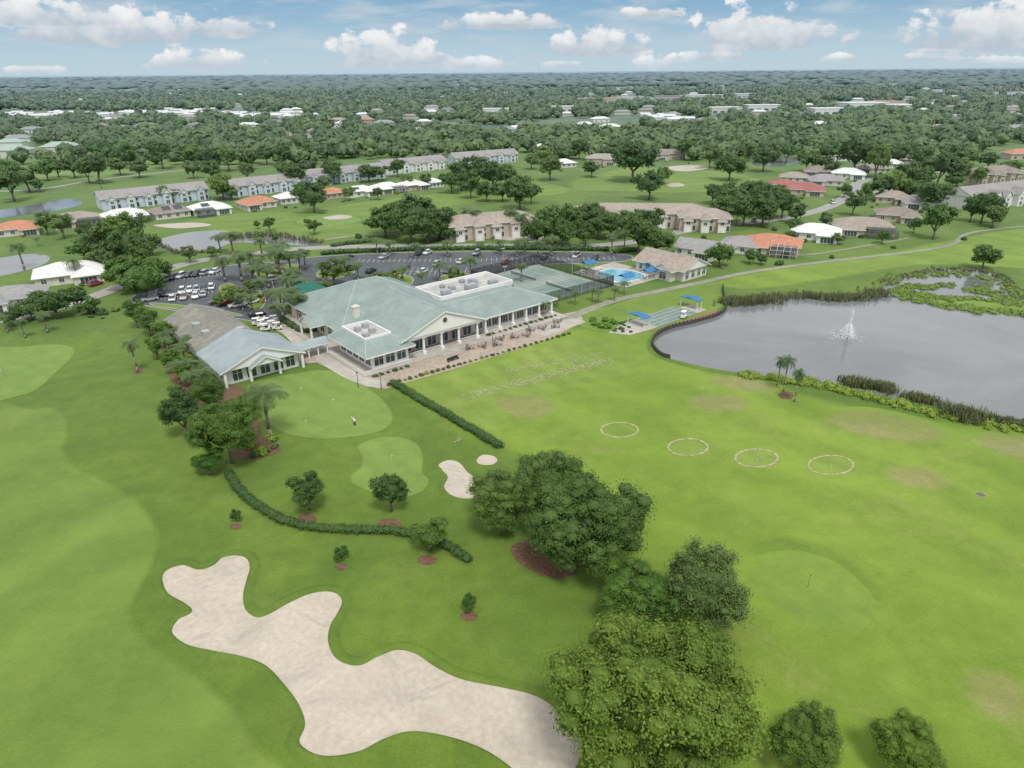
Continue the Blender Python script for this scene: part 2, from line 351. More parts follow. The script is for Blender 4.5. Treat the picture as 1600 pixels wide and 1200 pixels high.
# ------------------------------------------------------------------ sheets
def spline(pts,closed=True,k=8):
    n=len(pts); out=[]
    rngi=range(n) if closed else range(n-1)
    for i in rngi:
        g=(lambda j: pts[j%n]) if closed else (lambda j: pts[max(0,min(n-1,j))])
        p0,p1,p2,p3=(np.array(g(i-1)),np.array(g(i)),np.array(g(i+1)),np.array(g(i+2)))
        for s in range(k):
            t=s/k; out.append(.5*((2*p1)+(-p0+p2)*t+(2*p0-5*p1+4*p2-p3)*t*t+(-p0+3*p1-3*p2+p3)*t**3))
    if not closed: out.append(np.array(pts[-1]))
    return out
def sheet(name,pts,z,m,smooth=True,world=False,feather=0):
    P=[Vector((p[0],p[1],0)) if world else at(*p) for p in (spline(pts) if smooth else pts)]
    P=[Vector((p.x,p.y,z)) for p in P]; n=len(P)
    area=sum(P[i].x*P[(i+1)%n].y-P[(i+1)%n].x*P[i].y for i in range(n))
    if area<0: P=P[::-1]
    tris=tessellate_polygon([P]); mb=MB(); fs=[]
    for t in tris:
        a,b,c=(P[i] for i in t); cr=(b-a).cross(c-a).z
        fs.append(tuple(t) if cr>0 else tuple(reversed(t)))
    vs=list(P)
    if feather:
        for k,(o_,zz) in enumerate(((feather*.5,z*.8),(feather,z*.55))):
            for i in range(n):
                d=P[(i+1)%n]-P[i-1]; d.z=0
                d=d.normalized() if d.length>1e-6 else Vector((1,0,0)); vs.append(Vector((P[i].x+d.y*o_,P[i].y-d.x*o_,zz)))
            for i in range(n):
                j=(i+1)%n; fs.append((k*n+i,(k+1)*n+i,(k+1)*n+j,k*n+j))
    mb.add(vs,fs); o=mb.build(name,m)
    if feather:
        a=o.data.attributes.new('fade','FLOAT','POINT'); a.data.foreach_set('value',[0.0]*n+[.5]*n+[1.0]*n)
    tag(o,kind='structure'); return o,P
def strip(name,pts,w,z,m,closed=False,k=8,world=False):
    Q=spline(pts,closed,k); P=[Vector((p[0],p[1],0)) if world else at(*p) for p in Q]; n=len(P); vs=[];fs=[]
    for i,p in enumerate(P):
        a=P[(i-1)%n] if closed or i>0 else p; b=P[(i+1)%n] if closed or i<n-1 else p
        d=(b-a); d.z=0; d.normalize(); nrm=Vector((-d.y,d.x,0)); ww=w[0]+(w[1]-w[0])*i/n if isinstance(w,tuple) else w
        if name=='target_ring': ww*=random.uniform(.5,1.3)
        vs+=[(p.x-nrm.x*ww/2,p.y-nrm.y*ww/2,z),(p.x+nrm.x*ww/2,p.y+nrm.y*ww/2,z)]
    for i in range(n if closed else n-1):
        j=(i+1)%n; fs.append((2*i,2*j,2*j+1,2*i+1))
    mb=MB(); mb.add(vs,fs); o=mb.build(name,m); tag(o,kind='structure'); return o
def lip(name,P,w=1.2,h=.35,m='rough'):
    n=len(P); area=sum(P[i].x*P[(i+1)%n].y-P[(i+1)%n].x*P[i].y for i in range(n)); sg=1 if area>0 else -1
    rows=[(-.3,.055),(-.05,h*.75),(.25,h),(w*.7,h*.45),(w,-.02)]; vs=[];fs=[]
    for i in range(n):
        d=P[(i+1)%n]-P[i-1]; d.z=0; d.normalize(); nr=Vector((d.y,-d.x,0))*sg
        hh=1+.35*math.sin(i*.13)
        for o_,z in rows: vs.append((P[i].x+nr.x*o_,P[i].y+nr.y*o_,z*hh if z>.06 else z))
    k=len(rows)
    for i in range(n):
        j=(i+1)%n
        for q in range(k-1):
            fc=(i*k+q,i*k+q+1,j*k+q+1,j*k+q); fs.append(fc if sg<0 else tuple(reversed(fc)))
    mb=MB(); mb.add(vs,fs); o=mb.build(name,G[m],smooth=True); tag(o,kind='structure'); return o
R_=45000
gm=MB(); gm.add([(-R_,-300,0),(R_,-300,0),(R_,R_*1.3,0),(-R_,R_*1.3,0)],[(0,1,2,3)]); tag(gm.build('ground','rough'),kind='structure')
sheet('fairway',[(-60,640),(40,642),(75,640),(95,655),(97,680),(92,705),(110,732),(160,757),(208,790),(236,832),(232,872),(203,930),(190,965),(222,1012),(292,1062),(350,1112),(385,1170),(400,1260),(-300,1260),(-300,800)],.02,'fair',feather=1.3)
sheet('fairway',[(300,345),(380,335),(480,330),(600,312),(720,300),(830,285),(880,300),(760,312),(690,322),(600,335),(570,360),(500,372),(430,362),(380,372),(330,355)],.02,'lawn',feather=4)
sheet('fairway',[(900,283),(950,270),(1000,262),(1120,268),(1180,280),(1160,292),(1080,300),(980,298),(910,296)],.034,'lawn',feather=4)
sheet('fairway',[(0,262),(120,250),(300,244),(480,240),(560,243),(400,252),(250,262),(150,278),(40,284),(-40,290)],.02,'lawn',feather=6)
sheet('fairway',[(1130,440),(1260,415),(1400,395),(1500,375),(1620,358),(1700,380),(1700,420),(1560,415),(1430,412),(1300,432),(1180,448)],.02,'fair2',feather=3)
sheet('practice_range',[(640,600),(760,560),(905,520),(1000,520),(1060,575),(1200,612),(1400,660),(1700,700),(1750,900),(1700,1300),(1250,1300),(1180,1080),(1000,860),(860,720),(760,680)],.02,'fair2',feather=5)
sheet('practice_tee',[(655,605),(780,568),(910,530),(960,548),(990,575),(880,605),(800,640),(760,668)],.045,'tee',feather=2)
sheet('putting_green',[(388,604),(420,592),(470,583),(515,580),(560,598),(598,628),(611,652),(598,670),(560,680),(500,684),(450,676),(418,658),(400,630)],.04,'green',feather=.5)
sheet('putting_green',[(562,697),(590,686),(625,685),(650,695),(658,715),(657,738),(667,752),(655,768),(622,776),(585,768),(555,755),(552,744),(566,730),(569,712)],.04,'green',feather=.5)
sheet('putting_green',[(-40,552),(40,542),(85,539),(113,545),(108,560),(85,582),(60,605),(30,618),(-40,625)],.04,'green',feather=.5)
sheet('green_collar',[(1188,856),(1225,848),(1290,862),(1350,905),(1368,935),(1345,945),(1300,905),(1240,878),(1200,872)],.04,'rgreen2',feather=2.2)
sheet('practice_target_green',[(1195,880),(1240,868),(1300,885),(1345,925),(1355,958),(1315,976),(1250,962),(1205,925)],.05,'rgreen',feather=2.2)
sheet('putting_green',[(465,346),(500,335),(545,336),(560,345),(530,352),(490,354)],.045,'green',feather=2)
BUNK=[(250,903),(262,888),(288,881),(312,888),(332,882),(346,870),(370,866),(388,871),(394,886),(389,906),(384,928),(387,950),(403,962),(422,956),(447,942),(477,928),(505,922),(527,925),(538,938),(532,957),(520,978),(517,1003),(530,1028),(560,1037),(588,1024),(620,1013),(652,1019),(682,1039),(722,1058),(780,1070),(832,1082),(866,1101),(888,1130),(913,1158),(905,1200),(870,1250),(825,1232),(792,1200),(748,1172),(694,1154),(642,1147),(602,1158),(562,1178),(512,1186),(480,1178),(463,1160),(472,1133),(463,1104),(442,1074),(412,1043),(376,1029),(330,1020),(289,1010),(265,990),(275,968),(296,956),(284,944),(258,928)]
_,P=sheet('bunker',BUNK,.03,'sand'); lip('bunker_lip',P,1.1,.36)
_,P=sheet('bunker',[(683,726),(700,718),(719,722),(734,738),(752,750),(765,764),(757,776),(730,781),(705,776),(691,762),(697,746),(689,736)],.05,'sand'); lip('bunker_lip',P,.7,.2)
sheet('bunker',[(745,719),(752,712),(762,711),(773,714),(777,720),(770,726),(758,727),(748,725)],.05,'sand')
for q in ([(505,340),(530,336),(550,338),(540,342),(515,343)],[(1035,262),(1080,258),(1110,262),(1070,268)],[(240,352),(300,348),(330,352),(280,357)],[(1040,288),(1060,286),(1070,290),(1050,292)]):
    sheet('bunker',q,.06,'sand')
for cx,cy,rx,ry in ((968,672,29,11.5),(1075,699,31,13),(1182,716,33,14),(1298,727,35,15)):
    strip('target_ring',[(cx+rx*math.cos(t),cy+ry*math.sin(t)) for t in np.linspace(0,2*math.pi,14)[:-1]],.42,.06,'ringsand',True)
    sheet('target_mound_turf',[(cx+rx*.6*math.cos(t),cy+1+ry*.6*math.sin(t)) for t in np.linspace(0,2*math.pi,12)[:-1]],.04,'tee',feather=2.0)
mb=MB()
for i in range(1500):
    row=random.choice((0,0,1,2)); t=random.random()
    a=(at(735+t*215,618-t*56),at(790+t*150,580-t*26),at(800+t*150,604-t*38))[row]
    p=a+Vector((random.gauss(0,.9),random.gauss(0,.9),0)); s=random.uniform(.05,.17); an=.7+random.gauss(0,.4)
    c,s_=math.cos(an),math.sin(an); l=s*2.0; z=.06+i*.00006
    mb.add([(p.x-c*l+s_*s*.5,p.y-s_*l-c*s*.5,z),(p.x+c*l+s_*s*.4,p.y+s_*l-c*s*.4,z),(p.x+c*l-s_*s*.5,p.y+s_*l+c*s*.5,z),(p.x-c*l-s_*s*.4,p.y-s_*l+c*s*.4,z)],[(0,1,2,3)])
tag(mb.build('turf_divots','divot'),'pale sandy divots in rows across the practice tee','divots',kind='stuff')
for q in ([(1310,655),(1360,648),(1430,662),(1460,678),(1400,682),(1340,670)],[(1545,690),(1600,690),(1650,705),(1590,710)],[(1540,1078),(1563,1070),(1582,1088),(1570,1104),(1548,1098)],[(780,628),(820,620),(850,635),(820,648)],[(1120,595),(1160,592),(1200,606),(1150,604)],[(1090,625),(1140,622),(1150,632),(1110,636)],[(1410,740),(1450,742),(1455,752),(1420,752)]):
    sheet('worn_turf',q,.05,'dry',feather=3.4)
PONDR=[(1133,482),(1160,476),(1200,470),(1255,463),(1310,467),(1370,463),(1378,447),(1420,430),(1480,420),(1540,424),(1572,440),(1592,468),(1680,500),(1850,560),(1850,730),(1700,690),(1600,662),(1540,648),(1480,640),(1420,628),(1360,616),(1290,600),(1220,592),(1150,584),(1085,572),(1032,556),(1020,540),(1027,524),(1050,512),(1092,503),(1124,492)]
_,PR=sheet('pond',PONDR,.05,'water'); lip('pond_bank',PR,1.6,.3)
for q in ([(-60,333),(0,328),(50,320),(95,312),(122,312),(126,320),(90,329),(30,337),(-60,348)],
          [(243,377),(290,364),(342,360),(368,364),(430,366),(500,378),(480,384),(400,380),(362,380),(330,392),(280,396),(250,389)],
          [(-60,410),(0,403),(45,397),(78,401),(62,416),(0,432),(-60,440)],
          [(1178,252),(1210,245),(1248,246),(1250,254),(1215,260),(1180,258)]):
    sheet('pond',q,.05,'water')
strip('road',[(-60,512),(60,488),(150,462),(215,437),(300,410),(400,396),(480,388),(600,385),(760,384),(900,385),(990,378),(1060,363),(1130,352),(1230,340),(1295,323),(1332,300),(1345,284),(1420,272),(1560,262)],6.0,.06,'road')
strip('road',[(-40,300),(60,296),(160,280),(330,262),(500,250)],4,.05,'road')
strip('road',[(850,372),(790,368),(740,362)],16,.055,'conc')
strip('road',[(1130,345),(1090,340),(1060,342)],9,.055,'road')
strip('road',[(1560,300),(1480,300),(1420,290),(1380,300),(1335,300)],7,.052,'road')
strip('cart_path',[(1640,350),(1560,358),(1510,366),(1482,384),(1390,398),(1290,409),(1180,424),(1110,438),(1030,455),(960,470),(905,490),(880,505)],(1.6,3.2),.078,'path')
strip('cart_path',[(500,376),(560,368),(640,366),(700,372)],2.0,.05,'path')
strip('cart_path',[(1150,392),(1190,398),(1260,398),(1330,388),(1420,372)],1.3,.05,'path')
strip('cart_path',[(905,500),(870,512),(840,522)],5,.086,'conc')
LOT1=[(205,470),(235,448),(290,428),(360,415),(430,412),(445,440),(440,470),(455,495),(490,500),(480,520),(430,512),(380,500),(300,490),(240,480)]
LOT2=[(425,420),(470,405),(560,398),(700,394),(860,394),(975,398),(978,408),(900,412),(830,416),(745,438),(700,445),(660,455),(600,445),(545,440),(505,470),(480,500),(440,480)]
sheet('parking_lot',LOT1,.065,'asphalt'); sheet('parking_lot',LOT2,.08,'asphalt')
def kerb(pts):
    Q=[at(*p) for p in spline(pts,True,5)]; mb=MB(); n=len(Q); vs=[];fs=[]
    for i,p in enumerate(Q):
        d=Q[(i+1)%n]-Q[i-1]; d.z=0; d.normalize(); nr=Vector((-d.y,d.x,0))
        for o_,z in ((-.12,.0),(-.12,.2),(.12,.2),(.12,0)): vs.append((p.x+nr.x*o_,p.y+nr.y*o_,z))
    for i in range(n):
        j=(i+1)%n
        for q in range(3): fs.append((i*4+q,j*4+q,j*4+q+1,i*4+q+1))
    mb.add(vs,fs); tag(mb.build('kerb','kerb'),kind='structure')
kerb(LOT1); kerb(LOT2)
ISL=[[(345,447),(362,444),(378,458),(360,468),(345,460)],[(430,455),(452,448),(470,470),(478,490),(462,496),(440,480)],[(500,424),(545,418),(552,428),(520,436),(498,434)],[(585,430),(640,432),(640,446),(600,446)],[(400,425),(440,415),(470,415),(440,432),(410,436)],[(385,462),(405,455),(415,470),(405,485),(388,478)],[(690,432),(730,428),(735,438),(700,442)],[(500,446),(520,442),(518,456),(498,462)],[(240,474),(330,483),(380,494),(330,490),(250,480)]]
for q in ISL: sheet('planting_island',q,.13,'lawn'); kerb(q)
A0=Vector((-31.5,139.3,0)); ANG=math.radians(39.6); e1=Vector((math.cos(ANG),math.sin(ANG),0)); e2=Vector((-math.sin(ANG),math.cos(ANG),0))
def L(x,y,z=0): return A0+e1*x+e2*y+Vector((0,0,z))
mb=MB(); LZ=[0]
def line(p,q,w=.11,z=.1):
    LZ[0]+=1; z=z+LZ[0]*.0001
    d=(q-p).normalized(); n=Vector((-d.y,d.x,0))*w/2
    mb.add([(p.x-n.x,p.y-n.y,z),(q.x-n.x,q.y-n.y,z),(q.x+n.x,q.y+n.y,z),(p.x+n.x,p.y+n.y,z)],[(0,1,2,3)])
def stalls(pa,pb,ln,n):
    a=at(*pa); b=at(*pb); d=(b-a).normalized(); nr=Vector((-d.y,d.x,0))
    for i in range(n+1):
        c=a+(b-a)*i/n; line(c-nr*ln/2,c+nr*ln/2)
    line(a,b)
stalls((245,463),(330,452),9,14); stalls((255,438),(345,428),5,14); stalls((620,424),(735,424),9,15); stalls((560,408),(960,404),5,50); stalls((770,414),(900,405),5,14)
tag(mb.build('parking_lines','paint'),kind='structure')
sheet('terrace_paving',[(455,535),(500,538),(575,570),(720,540),(850,496),(905,486),(912,503),(860,530),(800,549),(720,574),(650,594),(603,608),(570,604),(535,586),(495,567),(465,570)],.07,'paver',smooth=False)
strip('cart_path',[(470,530),(490,548),(520,570),(560,592),(600,603)],3.5,.085,'conc')
strip('cart_path',[(478,545),(455,520),(430,508)],4,.09,'conc')
sheet('mulch_bed',[(798,864),(808,848),(850,842),(895,852),(905,878),(893,898),(860,903),(820,886)],.05,'mulch')
sheet('mulch_bed',[(905,488),(960,478),(1000,472),(1010,480),(985,512),(940,518),(905,508)],.05,'lawn')
sheet('activity_lawn',[(905,500),(960,476),(1040,452),(1110,440),(1128,448),(1130,478),(1100,498),(1050,510),(1000,520),(950,520)],.04,'lawn')
sheet('mulch_bed',[(1020,520),(1050,508),(1100,492),(1128,480),(1130,488),(1118,496),(1090,504),(1050,514),(1024,526)],.06,'redmulch')
sheet('mulch_bed',[(395,650),(405,660),(410,680),(430,690),(438,705),(400,718),(370,715),(360,700),(375,670)],.05,'mulch')
sheet('mulch_bed',[(250,540),(275,560),(300,590),(360,600),(385,612),(370,630),(300,630),(270,600)],.05,'mulch')
sheet('terrace_paving',[(975,505),(1008,494),(1080,476),(1105,484),(1020,514),(985,524),(950,520)],.065,'conc',smooth=False)
for i,(x,y,r) in enumerate(((480,810,15),(608,820,19),(667,875,15),(368,823,9),(533,886,10),(733,963,14),(215,580,8),(1228,618,12))):
    sheet('mulch_ring',[(x+r*math.cos(t),y+r*.5*math.sin(t)) for t in np.linspace(0,6.283,10)[:-1]],.055,'mulch')
p=at(1533,774); t=empty('drain_cover',(p.x,p.y,.03),.2,1,'grey metal drain cover set in the practice range turf','drain')
MB().box(-.75,.75,-.5,.5,0,.05).build('frame','conc',t)
q=MB(); [q.box(-.62,.62,-.42+i*.2,-.32+i*.2,.05,.08) for i in range(5)]; q.build('grate','dark',t)
# ------------------------------------------------------------------ clubhouse
club=empty('clubhouse',(A0.x,A0.y,0),ANG,1,'large white clubhouse with pale teal metal roof, pediment and long glazed gallery','clubhouse')
def window(parent,x,y,z,w,h,face='front',mull=2,fm='white',bar=True):
    f=MB(); p=MB(); t=.09
    def bx(mbb,a0,a1,z0,z1,d0,d1):
        if face=='front': mbb.box(a0,a1,y-d1,y-d0,z0,z1)
        else: mbb.box(x-d1,x-d0,a0,a1,z0,z1)
    c=x if face=='front' else y
    bx(f,c-w/2-t,c+w/2+t,z-t,z,.01,.10); bx(f,c-w/2-t,c+w/2+t,z+h,z+h+t,.01,.10)
    for i in range(mull+1):
        a=c-w/2+w*i/mull; bx(f,a-t/2,a+t/2,z+.002,z+h-.002,.01,.095)
    if bar: bx(f,c-w/2+.05,c+w/2-.05,z+h*.68,z+h*.68+.06,.012,.09)
    fo=f.build('window',fm,parent); bx(p,c-w/2,c+w/2,z,z+h,.012,.045); p.build('pane','glass',fo)
    return fo
def caps(parent,segs,r=.13):
    for a,b in segs: MB().cyl(a,b,r,r,5).build('ridge_cap','tealcap',parent)
MB().box(-3,58,-3.2,48,0,.25).build('plinth','conc',club)
MB().box(31,56,3.5,27,.25,4.35).box(2,30.9,15.6,46,.25,4.3).build('wall','cream',club)
MB().box(9.6,30.8,3.2,15.5,.25,5.0).build('wall','pink',club)
MB().box(.2,9.5,-.9,15,.25,3.8).build('wall','white',club)
for i in range(3): window(club,1.9+i*2.9,-.9,.9,2.3,2.3)
for i in range(5): window(club,.2,.8+i*2.9,.9,2.3,2.3,'left')
for i in range(6): window(club,2.0,18.5+i*4.4,1.0,2.2,2.2,'left')
for i in range(6): window(club,11.6+i*3.5,3.2,.35,2.5,3.0)
for i in range(9): window(club,33+i*2.75,3.5,.8,2.3,2.7,mull=3)
for x in (9.3,14.2,19.2,24.2,29.8,33.5,38,42.5,47,51.5,56):
    c=MB(); y=-.2 if x<31 else 1.3
    c.box(x-.46,x+.46,y-.46,y+.46,.25,.9).cyl((x,y,.9),(x,y,4.1),.32,.28,12).box(x-.45,x+.45,y-.45,y+.45,4.1,4.35)
    c.build('column','white',club)
MB().box(8.3,31.3,-.75,.35,4.36,4.95).build('entablature','white',club)
MB().box(31.4,57,1.0,1.6,3.8,4.12).build('entablature','white',club)
for a,b,y in ((9.8,13.8,-.2),(14.7,18.7,-.2),(24.7,29.4,-.2),(33.9,37.6,1.3),(38.4,42.1,1.3),(42.9,46.6,1.3),(47.4,51.1,1.3),(-3,9,-3.0)):
    r=MB(); r.box(a,b,y-.05,y+.05,1.15,1.23).box(a,b,y-.03,y+.03,.4,.46)
    k=a+.1
    while k<b: r.box(k,k+.06,y-.02,y+.02,.26,1.2); k+=.3
    r.build('railing','white',club)
r=MB(); r.box(-3.05,-2.95,-2.9,14,1.15,1.23); k=-2.8
while k<14: r.box(-3.02,-2.98,k,k+.06,.26,1.2); k+=.3
r.build('railing','white',club)
rf=MB(); rf.gable(7.6,32.2,-1.4,25,4.96,4.7,'y',0,1,.38); fr=rf.build('roof',['teal','white'],club)
MB().box(8.4,31.4,-.95,-.76,4.97,5.3).build('cornice','white',fr)
caps(fr,[((19.9,-1.4,9.68),(19.9,24,9.68))])
rw=MB(); rw.cyl((19.9,-.98,7.4),(19.9,-1.06,7.4),.85,.85,20); o=rw.build('round_window','white',club)
MB().cyl((19.9,-1.07,7.4),(19.9,-1.1,7.4),.62,.62,20).build('pane','glass',o)
rf=MB(); rf.hip(1.0,35,15.2,49,4.3,6.4,0,.3,ins=14,fm=1); mr=rf.build('roof',['teal','white'],club)
ra,rb=(15,32.1,10.7),(21,32.1,10.7)
caps(mr,[((1,15.2,4.3),ra),((1,49,4.3),ra),(ra,rb),((35,15.2,4.3),rb)])
c=MB(); c.box(6.8,8.3,18.6,19.9,4.5,8.2).box(6.65,8.45,18.45,20.05,8.2,8.45).box(7.0,8.1,18.8,19.7,8.45,8.65); c.build('chimney','cream',mr)
X0,X1,Y0,Y1=30.5,57.6,.6,28
rf=MB(); zr=7.1; ze=4.42
rf.add([(X0,Y0,ze),(X1,Y0,ze),(X1-8,9.5,zr),(X0-6,9.5,zr),(X0-6,15.5,5.9),(X1-6,15.5,5.9),(X1,Y1,ze),(X0-6,Y0+0,ze)],[(0,1,2,3),(3,2,5,4),(7,0,3)])
rf.add([(X1,Y0,ze),(X1,Y1,ze),(X1-3.2,Y1,6.2),(X1-3.2,15.5,5.9),(X1-8,9.5,zr)],[(0,1,2,3,4)])
rf.skirt([(X0,Y0),(X1,Y0),(X1,Y1),(X0,Y1)],ze,.34,1); wr=rf.build('roof',['teal','white'],club)
caps(wr,[((X0-4,9.5,zr),(X1-8,9.5,zr)),((X1,Y0,ze),(X1-8,9.5,zr))])
pp=MB()
def ringbox(m,x0,x1,y0,y1,z0,z1,t):
    m.box(x0,x1,y0,y0+t,z0,z1).box(x0,x1,y1-t,y1,z0,z1).box(x0,x0+t,y0+t,y1-t,z0,z1).box(x1-t,x1,y0+t,y1-t,z0,z1)
ringbox(pp,30,54.4,15.6,28,4.5,6.9,.35); pp.build('parapet','white',wr)
MB().box(30.35,54.05,15.95,27.65,4.6,6.0).build('flat_roof','flat',wr)
for (x,y,a,b,h) in ((34,19,2.4,1.8,1.3),(38,22,1.6,1.6,1.0),(42,18.5,3.2,2,1.5),(46,23,2,2,1.2),(50,19,2.6,1.6,1.1),(37,25,1.2,1.2,.9),(44,25.5,1.4,1.2,.9)):
    u=MB(); u.box(x-a/2,x+a/2,y-b/2,y+b/2,6.05,6.0+h).cyl((x,y,6+h),(x,y,6.15+h),b*.33,b*.33,12); u.box(x-a/2-.1,x+a/2+.1,y-b/2-.1,y+b/2+.1,6.0+h*.4,6.0+h*.45); u.build('rooftop_unit','grey',wr)
rf=MB(); a=(-2,10.6,-2.6,15.8); b=(1.2,7.8,3.4,14.2); z0,z1=4.0,5.7
rf.add([(a[0],a[2],z0),(a[1],a[2],z0),(a[1],a[3],z0),(a[0],a[3],z0),(b[0],b[2],z1),(b[1],b[2],z1),(b[1],b[3],z1),(b[0],b[3],z1)],[(0,1,5,4),(1,2,6,5),(2,3,7,6),(3,0,4,7)])
rf.skirt([(a[0],a[2]),(a[1],a[2]),(a[1],a[3]),(a[0],a[3])],z0,.34,1); pr=rf.build('roof',['teal','white'],club)
caps(pr,[((a[0],a[2],z0),(b[0],b[2],z1)),((a[1],a[2],z0),(b[1],b[2],z1)),((a[0],a[3],z0),(b[0],b[3],z1))])
pp=MB(); ringbox(pp,b[0]-.1,b[1]+.1,b[2]-.1,b[3]+.1,4.8,6.15,.3); pp.build('parapet','white',pr)
MB().box(b[0]+.2,b[1]-.2,b[2]+.2,b[3]-.2,4.6,5.2).build('flat_roof','flat',pr)
for (x,y) in ((3,6),(5.6,8),(3.5,11),(6,12)):
    MB().box(x-.7,x+.7,y-.6,y+.6,5.22,6.3).cyl((x,y,6.3),(x,y,6.4),.42,.42,12).build('rooftop_unit','grey',pr)
s=MB(); s.gable(-2.6,3.2,24,31,3.9,2.2,'x',0,1,.25); s.build('roof',['teal','white'],club)
for y in (24.6,30.4): MB().box(-2.4,-2.0,y-.2,y+.2,.26,3.8).build('column','white',club)
s=MB(); s.hip(4,16,49.5,58,3.9,2.4,0,.35,ins=4.2,fm=0); s.build('awning','awning',club)
for x in (5,15):
    for y in (50.5,57): MB().box(x-.25,x+.25,y-.25,y+.25,0,3.7).build('column','white',club)
st=MB()
for i in range(3): st.box(17,22,-3.6-i*.4,-3.2-i*.4-.001,.07,.24-.06*i)
st.build('steps','conc',club)
# ------------------------------------------------------------------ golf shop
ps=empty('golf_shop_building',L(0,0),ANG,1,'long low white building with blue-grey front roof and brown rear roof beside the clubhouse','building')
MB().box(-27.3,-11,12.5,25.5,0,3.5).build('wall','white',ps)
MB().box(-27,-14.5,25.6,54,0,3.4).build('wall','cream',ps)
rf=MB(); rf.gable(-28.6,-9.8,10.6,26.4,3.55,3.7,'y',0,1,.34); f1=rf.build('roof',['blueroof','white'],ps)
rf=MB(); rf.gable(-28.2,-13.2,26.5,55,3.5,3.0,'y',0,1,.25); f2=rf.build('roof',['brownroof','cream'],ps)
rf=MB(); rf.gable(-22.6,-15.6,9.4,17,3.6,1.9,'y',0,1,.3); rf.build('roof',['blueroof','white'],ps)
for x in (-24.6,-21.6,-18.6,-15.6,-12.9): window(ps,x,12.5,.5,2.1,2.4)
for y in (14.5,17.5,20.5,23.5): window(ps,-27.3,y,.9,1.7,1.9,'left')
for y in range(29,53,4): window(ps,-27,y,1.2,1.6,1.3,'left')
for x in (-27.6,-22.3,-15.9,-10.6): MB().box(x-.25,x+.25,10.9,11.4,0,3.2).build('column','white',ps)
for x,y in ((-24,33),(-24,40),(-17,30)): MB().box(x-.8,x+.8,y-.9,y+.9,4.3,5.9).build('roof_vent','grey',f2)
bw=empty('covered_walkway',L(-10.3,12.5),ANG,1,'low covered walkway with small teal roof joining clubhouse and golf shop','walkway')
r=MB(); r.gable(0,8.2,2,6.5,2.9,1.0,'x',0,1,.2); r.build('roof',['blueroof','white'],bw)
for x in (.6,2.9,5.2,7.5):
    for y in (2.5,6): MB().box(x-.12,x+.12,y-.12,y+.12,0,2.75).build('post','white',bw)
# ------------------------------------------------------------------ tennis
sheet('tennis_court_surface',[tuple(L(x,y).xy) for x,y in ((60.5,9),(88,9),(88,43),(60.5,43))],.05,'courtout',False,True)
mb=MB()
for cy in (17.5,34.5):
    sheet('tennis_court',[tuple(L(x,y).xy) for x,y in ((62.5,cy-5.5),(86.3,cy-5.5),(86.3,cy+5.5),(62.5,cy+5.5))],.065,'court',False,True)
    x0,x1=62.5,86.3
    for a,b in (((x0,cy-5.5),(x1,cy-5.5)),((x0,cy+5.5),(x1,cy+5.5)),((x0,cy-4.1),(x1,cy-4.1)),((x0,cy+4.1),(x1,cy+4.1)),((x0,cy-5.5),(x0,cy+5.5)),((x1,cy-5.5),(x1,cy+5.5)),((68,cy-4.1),(68,cy+4.1)),((80.8,cy-4.1),(80.8,cy+4.1)),((68,cy),(80.8,cy))):
        line(L(*a),L(*b),.12,.08)
    n_=empty('tennis_net',L(74.4,cy),ANG,1,'tennis net on the '+('nearer' if cy<20 else 'farther')+' of the two fenced courts','net')
    MB().box(-.02,.02,-5.9,5.9,.1,.95).build('netting','net',n_); MB().box(-.04,.04,-5.9,5.9,.95,1.05).build('tape','white',n_)
    for s_ in (-6,6): MB().cyl((0,s_,.06),(0,s_,1.1),.05,.05,6).build('post','dark',n_)
tag(mb.build('court_lines','paint'),kind='structure')
fe=empty('tennis_fence',L(60,8.5),ANG,1,'tall black chain link fence around the tennis courts','fence')
for a,b,ax in ((0,28.5,'x0'),(0,28.5,'x1'),(0,35,'y0'),(0,35,'y1')):
    n=int(b/3)+1
    for i in range(n+1):
        k=a+(b-a)*i/n; x,y={'x0':(k,0),'x1':(k,35),'y0':(0,k),'y1':(28.5,k)}[ax]
        if ax[0]=='y' and i in (0,n): continue
        MB().cyl((x,y,0),(x,y,3.4),.06,.06,6).build('post','dark',fe)
    m_=MB()
    if ax=='x0': m_.box(0,28.5,-.02,.02,.1,3.2)
    if ax=='x1': m_.box(0,28.5,34.98,35.02,.1,3.2)
    if ax=='y0': m_.box(-.02,.02,.05,34.95,.1,3.2)
    if ax=='y1': m_.box(28.48,28.52,.05,34.95,.1,3.2)
    m_.build('mesh_panel','net',fe)
r=MB(); ringbox(r,-.05,28.55,-.05,35.05,3.3,3.4,.1); r.build('top_rail','dark',fe)
# ------------------------------------------------------------------ pool
sheet('pool_deck',[tuple(L(x,y).xy) for x,y in ((90,5),(110,5),(110,28),(90,28))],.05,'conc',False,True)
PL=((93,10),(98,8.5),(104,9),(106,13),(105,20),(101,23),(95,22),(93.5,17))
sheet('swimming_pool',[tuple(L(x,y).xy) for x,y in PL],.07,'pool',True,True)
strip('pool_coping',[tuple(L(x,y).xy) for x,y in PL],.5,.09,'white',True,8,True)
def canopy(x,y,w,d,label,group=None,h=2.9,rise=.9):
    c=empty('shade_canopy',L(x,y),ANG,1,label,'canopy',group)
    MB().gable(-w/2,w/2,-d/2,d/2,h,rise,'x',0,0,.12).build('roof','canopy',c)
    for a in (-w/2+.3,w/2-.3):
        for b in (-d/2+.3,d/2-.3): MB().cyl((a,b,0),(a,b,h-.1),.08,.08,6).build('post','white',c)
canopy(92.3,7,4.5,3.5,'blue canvas shade canopy at the tennis end of the pool')
canopy(103,6.4,6,3,'long blue canopy on the near side of the pool')
canopy(108.3,10.5,3.5,5,'blue canopy between the pool and the tan roofed poolhouse')
canopy(95,25.5,5,3,'blue canopy behind the pool by the parking lot')
